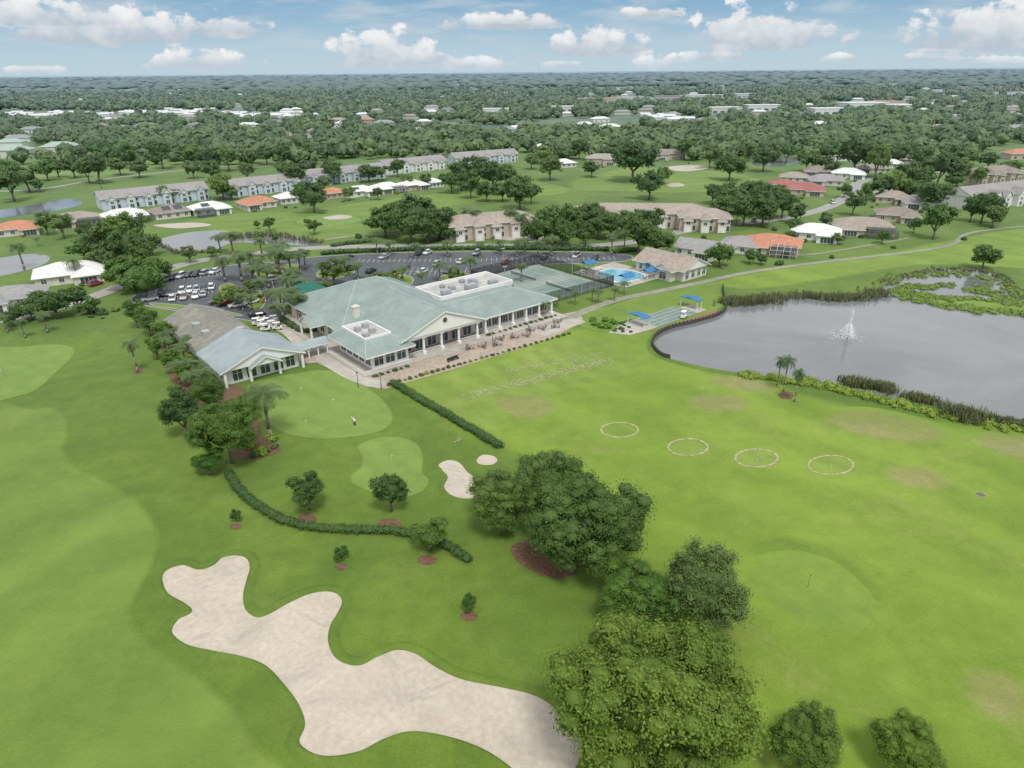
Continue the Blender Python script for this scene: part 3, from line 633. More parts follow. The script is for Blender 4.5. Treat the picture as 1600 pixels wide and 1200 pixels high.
pfw=empty('pool_fence',L(90,4.6),ANG,1,'low white picket fence on the near side of the pool deck','fence')
MB().box(0,20,0,.06,1.1,1.16).build('rail','white',pfw); MB().box(0,20,0,.06,.3,.36).build('rail','white',pfw)
for i in range(21): MB().box(i-.04,i+.04,-.03,.0,0,1.25).build('post','white',pfw)
for i in range(9):
    lx,ly=(91.5+i*1.7,24.6) if i<6 else (91.2,10+(i-6)*3)
    c=empty('pool_lounger',L(lx,ly,.06),ANG+.1*i,1,'white sun lounger on the pool deck','lounger','loungers around the pool')
    MB().box(-.3,.3,-.9,.4,.3,.38).build('seat','white',c); MB().add([(-.3,.4,.3),(.3,.4,.3),(.3,1.0,.75),(-.3,1.0,.75),(-.3,.4,.38),(.3,.4,.38),(.3,1.0,.83),(-.3,1.0,.83)],[(3,2,1,0),(4,5,6,7),(0,1,5,4),(1,2,6,5),(2,3,7,6),(3,0,4,7)]).build('backrest','white',c)
    for a in (-.25,.25):
        for b in (-.8,.4): MB().box(a-.03,a+.03,b-.03,b+.03,0,.3).build('leg','white',c)
ph=empty('poolhouse',L(114,7),ANG,1,'beige poolhouse with tan gabled roof right of the pool','building')
MB().box(-6,6,-9.5,9.5,0,3.4).build('wall','cream',ph)
MB().box(-9,-6.01,-7,-1,0,3.2).build('wall','cream',ph)
rf=MB(); rf.gable(-7,7,-10.5,10.5,3.45,3.2,'y',0,1,.25); rf.build('roof',['r_tan','white'],ph)
rf=MB(); rf.gable(-10,0,-8,0,3.3,2.3,'x',0,1,.22); rf.build('roof',['r_tan','white'],ph)
for y in (2,4.6,7.2): window(ph,-6,y,.9,1.6,1.7,'left')
for x in (-4,-1,2,4.6): window(ph,x,-9.5,.6,1.6,2.1)
window(ph,-9,-4,.4,2.6,2.2,'left')
sb=at(1042,494); sbo=(sb-A0); sx,sy=sbo.dot(e1),sbo.dot(e2)
sheet('shuffleboard_surface',[tuple(L(sx+a,sy+b).xy) for a,b in ((-8.5,-4),(8.5,-4),(8.5,4),(-8.5,4))],.085,'court',False,True)
mb=MB()
for k in range(5): line(L(sx-8.3,sy-3.6+k*1.8),L(sx+8.3,sy-3.6+k*1.8),.12,.1)
for k in (-8.3,-5.5,5.5,8.3): line(L(sx+k,sy-3.6),L(sx+k,sy+3.6),.12,.104)
tag(mb.build('court_lines','paint'),kind='structure')
canopy(sx-11,sy+.5,2.6,6,'blue canvas canopy at the clubhouse end of the shuffleboard courts',h=2.6,rise=.5)
canopy(sx+11,sy+.5,2.6,6,'blue canvas canopy at the far end of the shuffleboard courts, by the pond wall',h=2.6,rise=.5)
bp=[at(*q) for q in spline([(1129,450),(1131,466),(1135,480),(1125,492),(1092,503),(1050,513),(1026,525),(1019,540),(1031,556),(1046,562)],False,7)]
bh=empty('retaining_wall',bp[0],0,1,'curved dark timber retaining wall along the pond edge','retaining wall')
m_=MB(); n=len(bp); vs=[];fs=[]
for i,p in enumerate(bp):
    d=bp[min(n-1,i+1)]-bp[max(0,i-1)]; d.normalize(); nr=Vector((-d.y,d.x,0)); q=p-bp[0]
    for o_,z in ((-.15,0),(-.15,1.0),(.2,1.0),(.2,0)): vs.append((q.x+nr.x*o_,q.y+nr.y*o_,z))
for i in range(n-1):
    for k in range(3): fs.append((i*4+k,(i+1)*4+k,(i+1)*4+k+1,i*4+k+1))
m_.add(vs,fs).build('boards','wood',bh)
for i in range(0,n,1):
    q=bp[i]-bp[0]; MB().cyl((q.x,q.y,0),(q.x,q.y,1.25),.17,.15,7).build('post','wood',bh)
# ------------------------------------------------------------------ houses
def house(x,y,W,D,rot,roof,wall,label,h=2.9,rise=None,cage=False,solar=False,cat='house',wing=1,group=None,kind='hip',name='house',nw=4,sm=False):
    p=at(x,y); a=math.radians(rot); off=Vector((-math.sin(a),math.cos(a),0))*(D/2)
    root=empty(name,p+off,a,1,label,cat,group); rise=rise or D*.22
    MB().box(-W/2,W/2,-D/2,D/2,0,h).build('wall',wall,root)
    m=MB()
    if kind=='hip': m.hip(-W/2-.7,W/2+.7,-D/2-.7,D/2+.7,h+.05,rise,0,.2,fm=1)
    else: m.gable(-W/2-.6,W/2+.6,-D/2-.6,D/2+.6,h+.05,rise,'x',0,1,.2)
    ro=m.build('roof',[roof,'white'],root)
    if wing:
        sd=wing; x0,x1=(W/2*.1,W/2-.4) if sd>0 else (-W/2+.4,-W/2*.1)
        MB().box(x0,x1,-D/2-4,-D/2-.01,0,h-.05).build('wall',wall,root)
        m=MB(); m.hip(x0-.6,x1+.6,-D/2-4.6,0,h+.0,rise*.75,0,.2,fm=1); m.build('roof',[roof,'white'],root)
        if not sm:
            window(root,(x0+x1)/2,-D/2-4,.2,min(4.6,x1-x0-1),2.1,mull=4,bar=False)['label']='wide dark glass front'
    else: x0=x1=None
    if not sm:
        for i in range(nw):
            wx=-W/2+W*(i+.5)/nw
            if wing and x0-1<wx<x1+1: continue
            window(root,wx,-D/2,.9,1.5,1.3)
        for i in range(2): window(root,-W/2,-D/4+i*D/2,.9,1.4,1.3,'left')
    if cage:
        cx0,cx1=(-W/2+.3,-.3) if wing>=0 else (.3,W/2-.3); c=MB(); yy=-D/2-6
        for k in np.linspace(cx0,cx1,5):
            c.cyl((k,yy,0),(k,yy,2.6),.06,.06,4).cyl((k,yy,2.6),(k,yy+2,3.6),.06,.06,4).cyl((k,yy+2,3.6),(k,-D/2,3.6),.06,.06,4)
        for yv,zv in ((yy,1.2),(yy,2.6),(yy+2,3.6),(yy+4,3.6)): c.cyl((cx0,yv,zv),(cx1,yv,zv),.06,.06,4)
        co_=c.build('pool_cage','dark' if cage==1 else 'white',root)
        s=MB(); s.add([(cx0,yy,0),(cx1,yy,0),(cx1,yy,2.6),(cx0,yy,2.6),(cx1,yy+2,3.6),(cx0,yy+2,3.6),(cx1,-D/2-.1,3.6),(cx0,-D/2-.1,3.6),(cx0,-D/2-.1,0)],[(0,1,2,3),(3,2,4,5),(5,4,6,7),(0,3,5,7,8)]); s.build('screen','screen',co_)
    if solar:
        s=MB(); sl=rise/(D/2+.7)
        for k in range(2):
            xx=-W/4+k*W*.33; y0,y1=-D/2+1.2,-1.5
            if wing and x0<xx+1<x1: continue
            s.add([(xx,y0,h+.05+(y0+D/2+.7)*sl+.1),(xx+3.6,y0,h+.05+(y0+D/2+.7)*sl+.1),(xx+3.6,y1,h+.05+(y1+D/2+.7)*sl+.1),(xx,y1,h+.05+(y1+D/2+.7)*sl+.1)],[(0,1,2,3)])
        if s.v: s.build('solar_panel','solar',ro)
    return root
BLD=[]
HS=[(30,368,15,11,35,'r_orange','cream','single storey house with orange tile roof at the left edge by the pond',dict(wing=1)),
(122,354,18,12,35,'r_tan','tan','tan roofed house between the orange roofed house and the pond on the left',dict(wing=-1,cage=1)),
(112,443,19,13,30,'r_white','cream','white roofed house with palms in front, left of the parking lot',dict(wing=1)),
(22,482,15,11,25,'r_grey','white','pale grey roofed house at the left edge beside the road',dict(wing=-1)),
(200,347,17,11,38,'r_white','white','white roofed bungalow left of the brown roof with panels',dict(wing=1)),
(272,341,15,12,38,'r_brown','cream','dark brown roofed bungalow with black solar panels',dict(wing=0,solar=True)),
(333,335,16,11,38,'r_white','white','white bungalow with solar panels and dark screened pool cage',dict(wing=1,cage=1,solar=True)),
(408,326,16,11,38,'r_orange','cream','orange roofed bungalow between white bungalow and cream one',dict(wing=-1)),
(456,318,11,10,38,'r_white','cream','small cream bungalow right of the orange roofed bungalow',dict(wing=0)),
(527,310,12,10,38,'r_orange','pink','small pink bungalow with orange roof behind the dark tree',dict(wing=0)),
(567,307,17,10,38,'r_white','white','white roofed bungalow with black solar panels beside the fairway',dict(wing=1,solar=True)),
(611,301,15,10,38,'r_white','cream','white bungalow with a white framed screened patio',dict(wing=-1,cage=2)),
(650,297,14,10,38,'r_white','tan','pale tan bungalow near the right end of the bungalow row',dict(wing=1)),
(682,293,10,9,38,'r_white','white','rightmost white bungalow of the row by the fairway',dict(wing=0)),
(1085,402,15,11,-35,'r_grey','white','grey and white gabled house right of the poolhouse',dict(wing=1,kind='gable')),
(1152,396,13,11,-30,'r_mauve','white','mauve grey roofed house left of the orange roofed house with the cage',dict(wing=-1)),
(1203,396,19,13,-25,'r_orange','tan','reddish orange roofed house with a white screened pool cage',dict(wing=-1,cage=2)),
(1272,376,17,12,-25,'r_white','white','white roofed house between the orange roofed and the large tan roofed houses',dict(wing=1)),
(1350,368,22,14,-15,'r_tan','tan','large tan roofed house with a dark screened pool cage',dict(wing=-1,cage=1)),
(1402,347,16,12,-20,'r_brown','tan','brown roofed house behind the large tan roofed one',dict(wing=1)),
(1255,305,20,13,-20,'r_red','tan','red tile roofed house beside the curving road',dict(wing=1)),
(1290,290,18,12,-20,'r_mauve','cream','grey roofed house just behind the red roofed house',dict(wing=-1)),
(1325,279,18,12,-20,'r_white','white','white roofed house uphill of the grey roofed one along the road',dict(wing=1)),
(1362,270,16,12,-20,'r_tan','cream','pale tan roofed house at the far end of the curving road',dict(wing=-1)),
(1222,297,14,10,-20,'r_red','cream','small dark red roofed house left of the red tile roofed house',dict(wing=0)),
(1240,285,15,11,-20,'r_tan','cream','tan roofed house just left of the grey roofed one on the curving road',dict(wing=0)),
(1278,275,16,11,-20,'r_brown','tan','brown roofed house left of the white roofed one on the curving road',dict(wing=-1)),
(1392,263,16,11,-15,'r_white','cream','farthest white roofed house right of the pale tan one',dict(wing=0)),
(1395,318,15,11,-25,'r_tan','tan','tan roofed house inside the bend of the curving road',dict(wing=1)),
(1425,256,15,11,-10,'r_tan','tan','small tan house farthest right in the row along the curving road',dict(wing=0)),
(1440,326,16,12,-20,'r_mauve','white','mauve roofed house left of the white condominium block',dict(wing=-1)),
(885,262,15,11,20,'r_white','cream','white roofed house behind the fairway left of the big round tree',dict(wing=0)),
(850,235,13,10,20,'r_white','cream','tiny white house among trees beyond the townhouses',dict(wing=0)),
(940,258,22,12,-10,'r_tan','tan','tan villa left of the big round tree',dict(wing=1,h=4.5)),
(1045,250,24,12,5,'r_brown','tan','brown roofed villa right of the big round tree',dict(wing=-1,h=4.5)),
(1010,232,20,11,5,'r_tan','tan','tan roofed villa behind the big round tree',dict(wing=0,h=4)),
(1110,240,22,11,5,'r_brown','tan','brown roofed villa partly hidden by trees left of the far pond',dict(wing=0,h=4)),
(20,247,24,14,10,'r_green','cream','cream apartment block with pale green roof at the far left edge',dict(wing=1,h=6,name='apartment_block')),
(93,240,26,14,10,'r_green','cream','cream apartment block with pale green roof, second from the left edge',dict(wing=-1,h=6,name='apartment_block')),
(15,232,22,12,10,'r_green','white','white apartment block with green roof behind the other two at far left',dict(wing=0,h=5.5,name='apartment_block')),
(25,222,26,12,10,'r_grey','white','grey roofed apartment block farthest back at the left edge',dict(wing=0,h=4)),
]
for x,y,W,D,rot,ro,wa,lab,k in HS:
    r=house(x,y,W,D,rot,ro,wa,lab,**k); BLD.append((r.location.x,r.location.y,W*.6))
def townhouse(x,y,Ln,D,rot,n,roof,wall,label,h=5.6,rise=3.0,style='gable',name='townhouse_row',gar=False):
    p=at(x,y); a=math.radians(rot); off=Vector((-math.sin(a),math.cos(a),0))*(D/2)
    root=empty(name,p+off,a,1,label,'townhouses' if not gar else 'villa'); BLD.append((root.location.x,root.location.y,Ln*.55))
    MB().box(-Ln/2,Ln/2,-D/2,D/2,0,h).build('wall',wall,root)
    m=MB()
    if style=='gable': m.gable(-Ln/2-.7,Ln/2+.7,-D/2-.7,D/2+.7,h+.05,rise,'x',0,1,.25)
    else: m.hip(-Ln/2-.7,Ln/2+.7,-D/2-.7,D/2+.7,h+.05,rise,0,.25,fm=1)
    m.build('roof',[roof,'white'],root); u=Ln/n
    for i in range(n):
        cx=-Ln/2+u*(i+.5); wdt=u*.48
        dd=1.8+(.8 if i%2 else 0)
        MB().box(cx-wdt/2,cx+wdt/2,-D/2-dd,-D/2-.01,0,h-.1-(0 if i%2 else .9)).build('bay',wall if not gar else 'cream',root)
        hh=h-(0 if i%2 else .9)
        m=MB()
        if style=='gable': m.gable(cx-wdt/2-.5,cx+wdt/2+.5,-D/2-dd-.6,-D/2+2.6,hh,rise*.72,'y',0,1,.2)
        else: m.hip(cx-wdt/2-.5,cx+wdt/2+.5,-D/2-dd-.6,-D/2+3.4,hh,rise*.6,0,.2,fm=1)
        m.build('dormer_roof',[roof,'white'],root)
        if gar: MB().box(cx-1.3,cx+1.3,-D/2-dd-.06,-D/2-dd-.01,.1,2.3).build('garage_door','white',root)
        else: window(root,cx,-D/2-dd,.5,1.8,1.8,bar=False)
        window(root,cx,-D/2-dd,3.1,1.5,1.1,bar=False)
        window(root,cx+u*.38,-D/2,.4,1.2,2.0,mull=1,bar=False); window(root,cx+u*.38,-D/2,3.4,1.2,1.2,mull=1,bar=False)
    for k in (-D/4,D/4): window(root,-Ln/2,k,3.4,1.2,1.2,'left'); window(root,-Ln/2,k,.8,1.2,1.3,'left')
    return root
townhouse(248,320,50,13,40,6,'r_mauve','bluewall','pale blue townhouse row with mauve grey roof, nearest and leftmost of the five')
townhouse(418,302,44,13,40,5,'r_mauve','bluewall','pale blue townhouse row with gables, second from the left of the five')
townhouse(545,284,52,13,40,6,'r_mauve','bluewall','pale blue townhouse row in the middle of the five, behind the bungalows')
townhouse(652,268,46,13,38,5,'r_mauve','white','whitish townhouse row, fourth from the left of the five')
townhouse(762,256,50,13,30,5,'r_mauve','bluewall','pale blue townhouse row at the far right end of the five')
townhouse(775,372,38,14,22,5,'r_tan','tan','tan two storey villa block with garages, left of the pair by the road',6,3,'hip','villa_block',True)
townhouse(1003,356,56,14,-5,7,'r_tan','tan','long tan two storey villa block with garages, right of the pair by the road',6,3,'hip','villa_block',True)
townhouse(1100,362,20,12,-10,3,'r_tan','tan','short tan villa block half hidden behind trees at the bend of the road',5.5,3,'hip','villa_block',True)
townhouse(1575,322,54,16,25,6,'r_mauve','white','white condominium block with grey brown roof at the right edge',5.8,4,'gable','condominium_block')
townhouse(1560,285,40,14,25,5,'r_brown','tan','brown roofed condominium block behind the white one at the right edge',5.2,3,'hip','condominium_block')
def simple(x,y,W,D,rot,h,roof,wall,label,cat='building',group=None,kind='hip',name='building'):
    p=at(x,y); root=empty(name,p,math.radians(rot),1,label,cat,group)
    MB().box(-W/2,W/2,-D/2,D/2,0,h).build('wall',wall,root); m=MB()
    if kind=='flat':
        m.box(-W/2-.3,W/2+.3,-D/2-.3,D/2+.3,h+.01,h+.8); m.build('roof',roof,root)
        for i in range(int(W//12)): MB().box(-W/2+12*i+2,-W/2+12*i+9,-D/2-.1,-D/2-.02,.5,3.2).build('shop_window','glass',root)
    else:
        m.hip(-W/2-.7,W/2+.7,-D/2-.7,D/2+.7,h+.02,D*.25,0,.2,fm=1) if kind=='hip' else m.gable(-W/2-.5,W/2+.5,-D/2-.5,D/2+.5,h+.02,D*.22,'x',0,1,.2); m.build('roof',[roof,'white'],root)
        if y>188:
            for i in range(3): MB().box(-W/2+W*(i+.5)/3-.9,-W/2+W*(i+.5)/3+.9,-D/2-.08,-D/2-.02,.8,2.2).build('window','glass',root)
    BLD.append((p.x,p.y,max(W,D)*.55)); return root
FB=[(440,216,20,12,20,4,'r_tan','tan','tan roofed house far back, left of three in the trees'),(468,222,26,14,20,4.5,'r_tan','tan','wide tan roofed house far back in the trees above the townhouses'),(497,210,22,12,10,4,'r_brown','tan','brown roofed house far back behind the wide tan roofed one'),
(572,194,18,14,0,6,'r_orange','tan','orange roofed house standing among far trees left of centre'),(580,214,18,12,0,4,'r_red','tan','small reddish roofed house in the trees left of centre'),
(230,201,26,12,0,4,'r_grey','bluewall','blue grey house far back on the left'),(196,205,18,12,0,4,'r_grey','white','white house with grey roof far back left of the blue grey house'),(52,207,24,10,0,4,'r_grey','white','white house far back near the left edge'),
(640,212,16,10,0,4,'r_brown','tan','brown roofed house in the far trees near the picture centre'),(655,208,14,10,0,4,'r_tan','tan','tan roofed house in the far trees near the picture centre'),
(935,240,20,12,0,4,'r_brown','tan','brown roof showing between trees above the fairway'),(1455,238,22,12,0,4,'r_brown','tan','brown roofed house far right above the trees'),(1590,248,18,12,0,4,'r_orange','tan','orange roofed house at the far right edge'),(1320,250,20,12,0,4,'r_white','white','small white house beyond the far pond')]
for q in FB: simple(*q,cat='house',name='house')
COM=[(935,160,110,50,'r_orange','tan','flat roofed store with orange front in the far shopping strip'),(990,158,90,50,'flat','cream','cream flat roofed store beside the orange fronted one'),(1045,156,80,40,'r_brown','tan','brown flat roofed store in the far shopping strip'),(1100,154,100,50,'r_white','white','long white flat roofed store in the far shopping strip'),(1165,152,60,40,'r_white','bluewall','white store with blue walls at the right of the far strip'),(1190,172,70,30,'r_white','white','white warehouse in front of the far shopping strip'),(1130,176,60,25,'r_white','cream','low cream warehouse left of the white one'),
(1345,168,90,50,'r_white','white','large white commercial building on the right, left half'),(1385,166,60,50,'r_orange','cream','orange roofed commercial building on the right'),(1405,172,50,40,'r_white','white','white commercial building right of the orange roof'),(1290,178,60,30,'r_white','white','low white building in the trees left of the big commercial one'),
(1390,134,150,60,'r_grey','white','far grey roofed warehouse at upper right'),(1540,140,220,60,'r_red','tan','long reddish roofed warehouse near the right edge'),(625,127,120,60,'r_white','white','white building near the horizon left of centre'),(775,178,50,22,'r_white','white','small white building in far trees near the centre'),(1580,150,120,50,'flat','white','pale flat roofed building at the far right edge'),
(1450,146,100,50,'r_white','white','small white far building right of centre'),(880,174,50,24,'r_white','cream','cream roofed building in the trees right of the centre')]
for x,y,W,D,ro,wa,lab in COM: simple(x,y,W*.8,D,random.uniform(-8,8),7.5,ro,wa,lab,kind='flat',name='commercial_building')
for (xa,xb,y0,y1,n) in ((0,135,178,184,20),(150,175,180,182,3),(195,330,172,180,20),(345,480,178,186,22),(1000,1080,182,192,8)):
    for i in range(n):
        x=xa+(xb-xa)*(i+random.uniform(0,.8))/n
        simple(x,random.uniform(y0,y1),random.uniform(14,26),9,random.uniform(-15,15),3.4,'r_white','white','small white roofed home in the far mobile home park',cat='house',group='white homes of the far park',kind='gable',name='mobile_home')
for i in range(125):
    x=random.uniform(0,1600); y=random.choice((random.uniform(134,160),random.uniform(140,180),random.uniform(170,212)))
    if any(abs(x-q[0])<25 and abs(y-q[1])<8 for q in FB): continue
    simple(x,y,random.uniform(14,26),random.uniform(9,12),random.uniform(-30,30),random.uniform(3.5,5.5),random.choice(['r_white','r_grey','r_tan','r_brown','r_white','r_white']),random.choice(['white','cream','tan']),'small far roof glimpsed among the woodland trees',cat='house',group='far roofs in the woodland',name='far_house')
# ------------------------------------------------------------------ woodland (stuff)
def wn(x,y): return mnoise.noise(Vector((x*.004,y*.004,3.1)))+.5*mnoise.noise(Vector((x*.013,y*.013,7.7)))
def blocked(x,y,R):
    for bx,by,br in BLD:
        if by<300: continue
        if by*(.94 if by<800 else .89)<y<by+br+4 and abs(x-bx*y/by)<br+R*.4: return True
    return False
POCK=[(0,248,165,266),(-50,173,500,186),(230,250,560,256),(380,224,430,229),(1175,240,1255,262),(1200,228,1420,234),(600,230,860,233),(890,151,1220,158),(1290,161,1420,171),(960,184,1090,194)]
pts=[];Y=400.0
rngw=random.Random(5)
while Y<2300:
    st=6.5+Y*.0095; X=-.85*Y-40
    while X<.85*Y+40:
        x=X+rngw.uniform(-st*.5,st*.5); y=Y+rngw.uniform(-st*.5,st*.5); X+=st*.98+2
        px,py=proj((x,y,0))
        if py>302: continue
        w=wn(x,y)
        if w<-.38 or blocked(x,y,6): continue
        if any(a<px<c and b<py<d for a,b,c,d in POCK) and rngw.random()<.8: continue
        if px<560: lim=258; thr=-.20 if py>226 else -9
        elif px<900: lim=250; thr=-.15 if py>232 else -9
        elif px<1300: lim=252; thr=-.12 if py>230 else -9
        else: lim=300; thr=-.14 if py>240 else -9
        if py>lim or w<thr: continue
        if px>1215 and px<1450 and py>252 : continue
        if px>1430 and py>268 and w<.05: continue
        pts.append((x,y,rngw.uniform(3.6,7.2)*(1+Y/3500),rngw.uniform(.7,1.3)))
    Y+=st
def forest(name,pts,sub,nleaf,label):
    rng=np.random.default_rng(9); Vt,Ft=sub; vs=[];f3=[];tt=[];o=0; bases=[]
    for k in range(6):
        b=Vt*(1+rng.normal(0,.17,(len(Vt),1))); b=b*np.array([1,1,.8])*(.86 if nleaf else 1); fa=Ft
        if nleaf:
            d=rdir(nleaf,rng); d[:,2]=np.abs(d[:,2])*1.0-.2; c=d*rng.uniform(.78,1.28,(nleaf,1))*np.array([1,1,.8]); q,_=quads(c,d/np.linalg.norm(d,axis=1,keepdims=True)*.8+rdir(nleaf,rng)*.45+np.array([0,0,.3]),.18,rng)
            i0=len(b)+np.arange(nleaf)*4; t3=np.stack([np.stack([i0,i0+1,i0+2],1),np.stack([i0,i0+2,i0+3],1)],1).reshape(-1,3)
            b=np.concatenate([b,q]); fa=np.concatenate([fa,t3])
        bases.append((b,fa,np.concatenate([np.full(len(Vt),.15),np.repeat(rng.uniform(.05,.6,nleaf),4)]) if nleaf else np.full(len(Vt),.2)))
    for i,(x,y,R,hh) in enumerate(pts):
        b,fa,tb=bases[i%6]; a=rng.uniform(0,6.28); c,s=math.cos(a),math.sin(a)
        v=b*R; v=np.stack([v[:,0]*c-v[:,1]*s,v[:,0]*s+v[:,1]*c,v[:,2]*hh],1)+np.array([x,y,R*hh*.75+1.0])
        vs.append(v);f3.append(fa+o);o+=len(v); tt.append(np.clip(tb+rng.uniform(-.2,.6),0,1))
    me=make_mesh(name,np.concatenate(vs),[np.concatenate(f3)],np.concatenate(tt)); o=link(name,me,None,'wood_far'); tag(o,label,'woodland',kind='stuff')
forest('woodland',pts,ICO1,40,'dense green woodland spreading from the houses toward the horizon')
pts=[];Y=2300.0
while Y<14000:
    st=20+Y*.015; X=-.85*Y
    while X<.85*Y:
        x=X+rngw.uniform(-st,st)*.5; y=Y+rngw.uniform(-st,st)*.5; X+=st*1.05
        if wn(x*.35,y*.35)<-.16 or blocked(x,y,20): continue
        pts.append((x,y,rngw.uniform(.5,1.0)*st*.62,rngw.uniform(.16,.30)*(60/(st*.62+8))**.6))
    Y+=st
forest('distant_woodland',pts,ICO1,0,'hazy blue green woodland filling the horizon band')
# ------------------------------------------------------------------ near trees
tree(792,778,112,'left crown of the big oak clump, above the small white bunker end',var=NEAR[1],tintc=(1.0,1.0,.9),sz=1.0)
tree(862,768,138,'back crown of the big oak clump over the mulch bed',var=NEAR[3],tintc=(.86,.92,.85),sz=1.05)
tree(922,812,156,'largest dark oak on the right of the clump over the mulch bed',var=NEAR[0],tintc=(.78,.85,.8),rz=2,sz=1.1)
tree(898,854,100,'lowest front crown of the oak clump, hanging over the right of the mulch bed',var=NEAR[1],tintc=(.74,.82,.74),rz=5,sz=1.0)
tree(782,808,70,'low left oak of the clump beside the small bunker',var=NEAR[2],tintc=(1.0,1.05,.9),sz=.9)
tree(1102,920,150,'grey green feathery oak beyond the large yellow green tree at the bottom',var=NEAR[2],tintc=(1.05,.98,1.2),rz=1)
tree(1004,925,122,'dark oak left of the grey green feathery one',var=NEAR[1],tintc=(.78,.95,.68),rz=3,sz=.9)
tree(1056,935,100,'bright green tree wedged between two oaks behind the largest tree',var=NEAR[2],tintc=(.92,1.08,.65),rz=3,sz=.9)
tree(1028,1090,300,'largest tree of all, yellow green, at the bottom centre right',var=NEAR[3],tintc=(1.18,1.12,.72),rz=4)
tree(1260,1152,120,'round green tree at the bottom edge right of the largest tree',var=NEAR[1],tintc=(.95,1.0,.7))
tree(1424,1170,105,'light green tree at the bottom edge near the right corner',var=NEAR[1],tintc=(1.12,1.12,.7),rz=2)
tree(480,772,64,'left one of two dark trees inside the hedge by the practice green',var=SMALLT[0],tintc=(.62,.72,.7),sz=.9)
tree(609,770,64,'tall dark tree in a mulch ring below the smaller practice green',var=SMALLT[1],tintc=(.62,.72,.7),sz=1.05)
tree(670,838,66,'leaning green tree standing in the hedge line',var=SMALLT[1],tintc=(.85,.95,.7),sz=.8)
for x,y,w,l in ((368,807,20,'tiny sapling in mulch left of the curved hedge'),(533,867,24,'tiny sapling in mulch between curved hedge and large bunker'),(733,944,27,'small sapling in mulch right of the large bunker')):
    tree(x,y,w,l,var=SMALLT[0],tintc=(.55,.8,.55),name='sapling',sz=1.0)
tree(352,668,104,'largest dark oak in the clump left of the putting green',var=NEAR[1],tintc=(.8,.92,.65),sz=1.2)
tree(284,650,60,'dark tree at the left of the clump by the putting green',var=SMALLT[0],tintc=(.55,.65,.62),sz=1.15)
tree(325,614,62,'oak at the back of the clump by the putting green, near the golf shop',var=NEAR[2],tintc=(.8,.88,.7),sz=1.15)
tree(392,628,46,'slim tree at the right of the clump, overhanging the putting green',var=NEAR[2],tintc=(1.0,1.05,.7),sz=1.2)
tree(325,724,54,'bushy dark shrub tree at the start of the curved hedge',var=SMALLT[1],tintc=(.55,.8,.5),sz=.75)
GR='trees beside the golf shop'
for x,y,w in ((230,502,38),(255,520,34),(243,545,28),(268,566,30),(288,588,30),(210,492,34),(278,616,28)):
    tree(x,y,w,'leafy green tree in the belt along the left side of the golf shop',group=GR,var=random.choice(SMALLT),sz=1.25,tintc=random.choice([(.8,.95,.75),(1.05,1.05,.7),(.9,1.1,.6)]))
def grp(lst,label,group,vs=None,tc=None,sz=1.0,k=1.0):
    for q in lst:
        x,y,w=q[:3]; t=tc or random.choice([(.72,.82,.75),(.85,.9,.8),(1.1,1.1,.85),(.8,.97,.7),(.95,.9,.9)]); j=random.uniform(.8,1.15)
        tree(x,y,w*k,label,group=group,var=random.choice(vs) if vs else (random.choice(MID) if w>30 else random.choice(FARV+MID[4:])),tintc=tuple(a*j for a in t),sz=sz*random.uniform(.85,1.2))
grp([(212,428,62),(188,424,50),(240,420,54),(225,442,56)],'big spreading oak between the left road and the parking lot','oaks left of the parking lot',MID[:4],(.8,.95,.7))
grp([(95,352,34),(70,350,28),(150,378,46),(178,368,60),(128,388,40),(205,384,50),(160,398,40),(200,350,46),(222,398,34),(235,380,30),(135,365,30),(182,392,40)],'leafy tree beside the ponds on the left','trees by the left ponds',k=1.08)
grp([(20,492,36),(45,482,40),(84,474,52),(118,466,46),(62,470,40),(140,476,30)],'dark tree beside the road at the left edge','trees along the left road',None,(.7,.8,.75))
grp([(600,343,52),(625,333,56),(655,332,60),(685,345,52),(640,350,52),(668,358,44),(700,362,30)],'dense dark oak left of the tan villas','oak clump left of the villas',MID[:4],(.72,.82,.65),k=1.08)
grp([(840,360,44),(868,345,54),(895,338,48),(880,362,40),(922,334,50),(935,352,44),(955,348,44),(980,345,44),(1000,362,56),(1028,376,50),(1015,345,40),(915,365,34),(850,340,34)],'dense dark oak in front of the long tan villa block','oaks between the two villa blocks',MID[:4],(.72,.82,.65),k=1.05)
grp([(1145,306,56),(1175,300,52),(1200,312,52),(1165,325,50),(1132,322,40),(1195,328,46),(1225,318,36),(1245,332,30),(1115,300,34),(1218,300,30)],'dark oak right of the long villa block','oaks right of the villa block',MID[:4],(.72,.82,.65),k=1.05)
tree(990,245,74,'large round dark tree standing alone by the upper fairway',var=MID[0],tintc=(.55,.7,.6))
tree(1016,287,48,'round dark tree on the fairway behind the villas',var=MID[1],tintc=(.6,.75,.6))
tree(1142,258,46,'spreading tree on the lawn left of the far pond',var=MID[2],tintc=(.85,.95,.8))
tree(1541,398,44,'lone round tree on the grass at right beyond the pond',var=MID[3],tintc=(.75,.9,.75))
tree(488,306,52,'dark spreading tree between the bungalows',var=MID[1],tintc=(.6,.75,.6))
tree(1126,396,42,'round dark tree right of the poolhouse',var=MID[2],tintc=(.75,1.0,.5))
grp([(1110,245,32),(1195,245,34),(1262,248,28),(1230,238,24),(1170,238,26),(1285,252,26)],'tree around the far pond','trees around the far pond',k=1.15)
grp([(720,272,44),(745,268,48),(770,276,44),(705,285,36),(735,290,36),(790,270,36),(812,296,52),(785,298,30),(830,300,30),(760,300,28)],'dark tree at the end of the bungalow row','trees right of the bungalow row',None,(.7,.8,.66),k=1.05)
grp([(860,262,36),(880,240,24),(905,232,24),(925,262,24),(955,235,26),(1070,232,28),(1090,225,24),(1035,272,24),(830,250,22),(845,240,26)],'tree between the upper fairway and the tan villas','trees above the upper fairway',k=1.2)
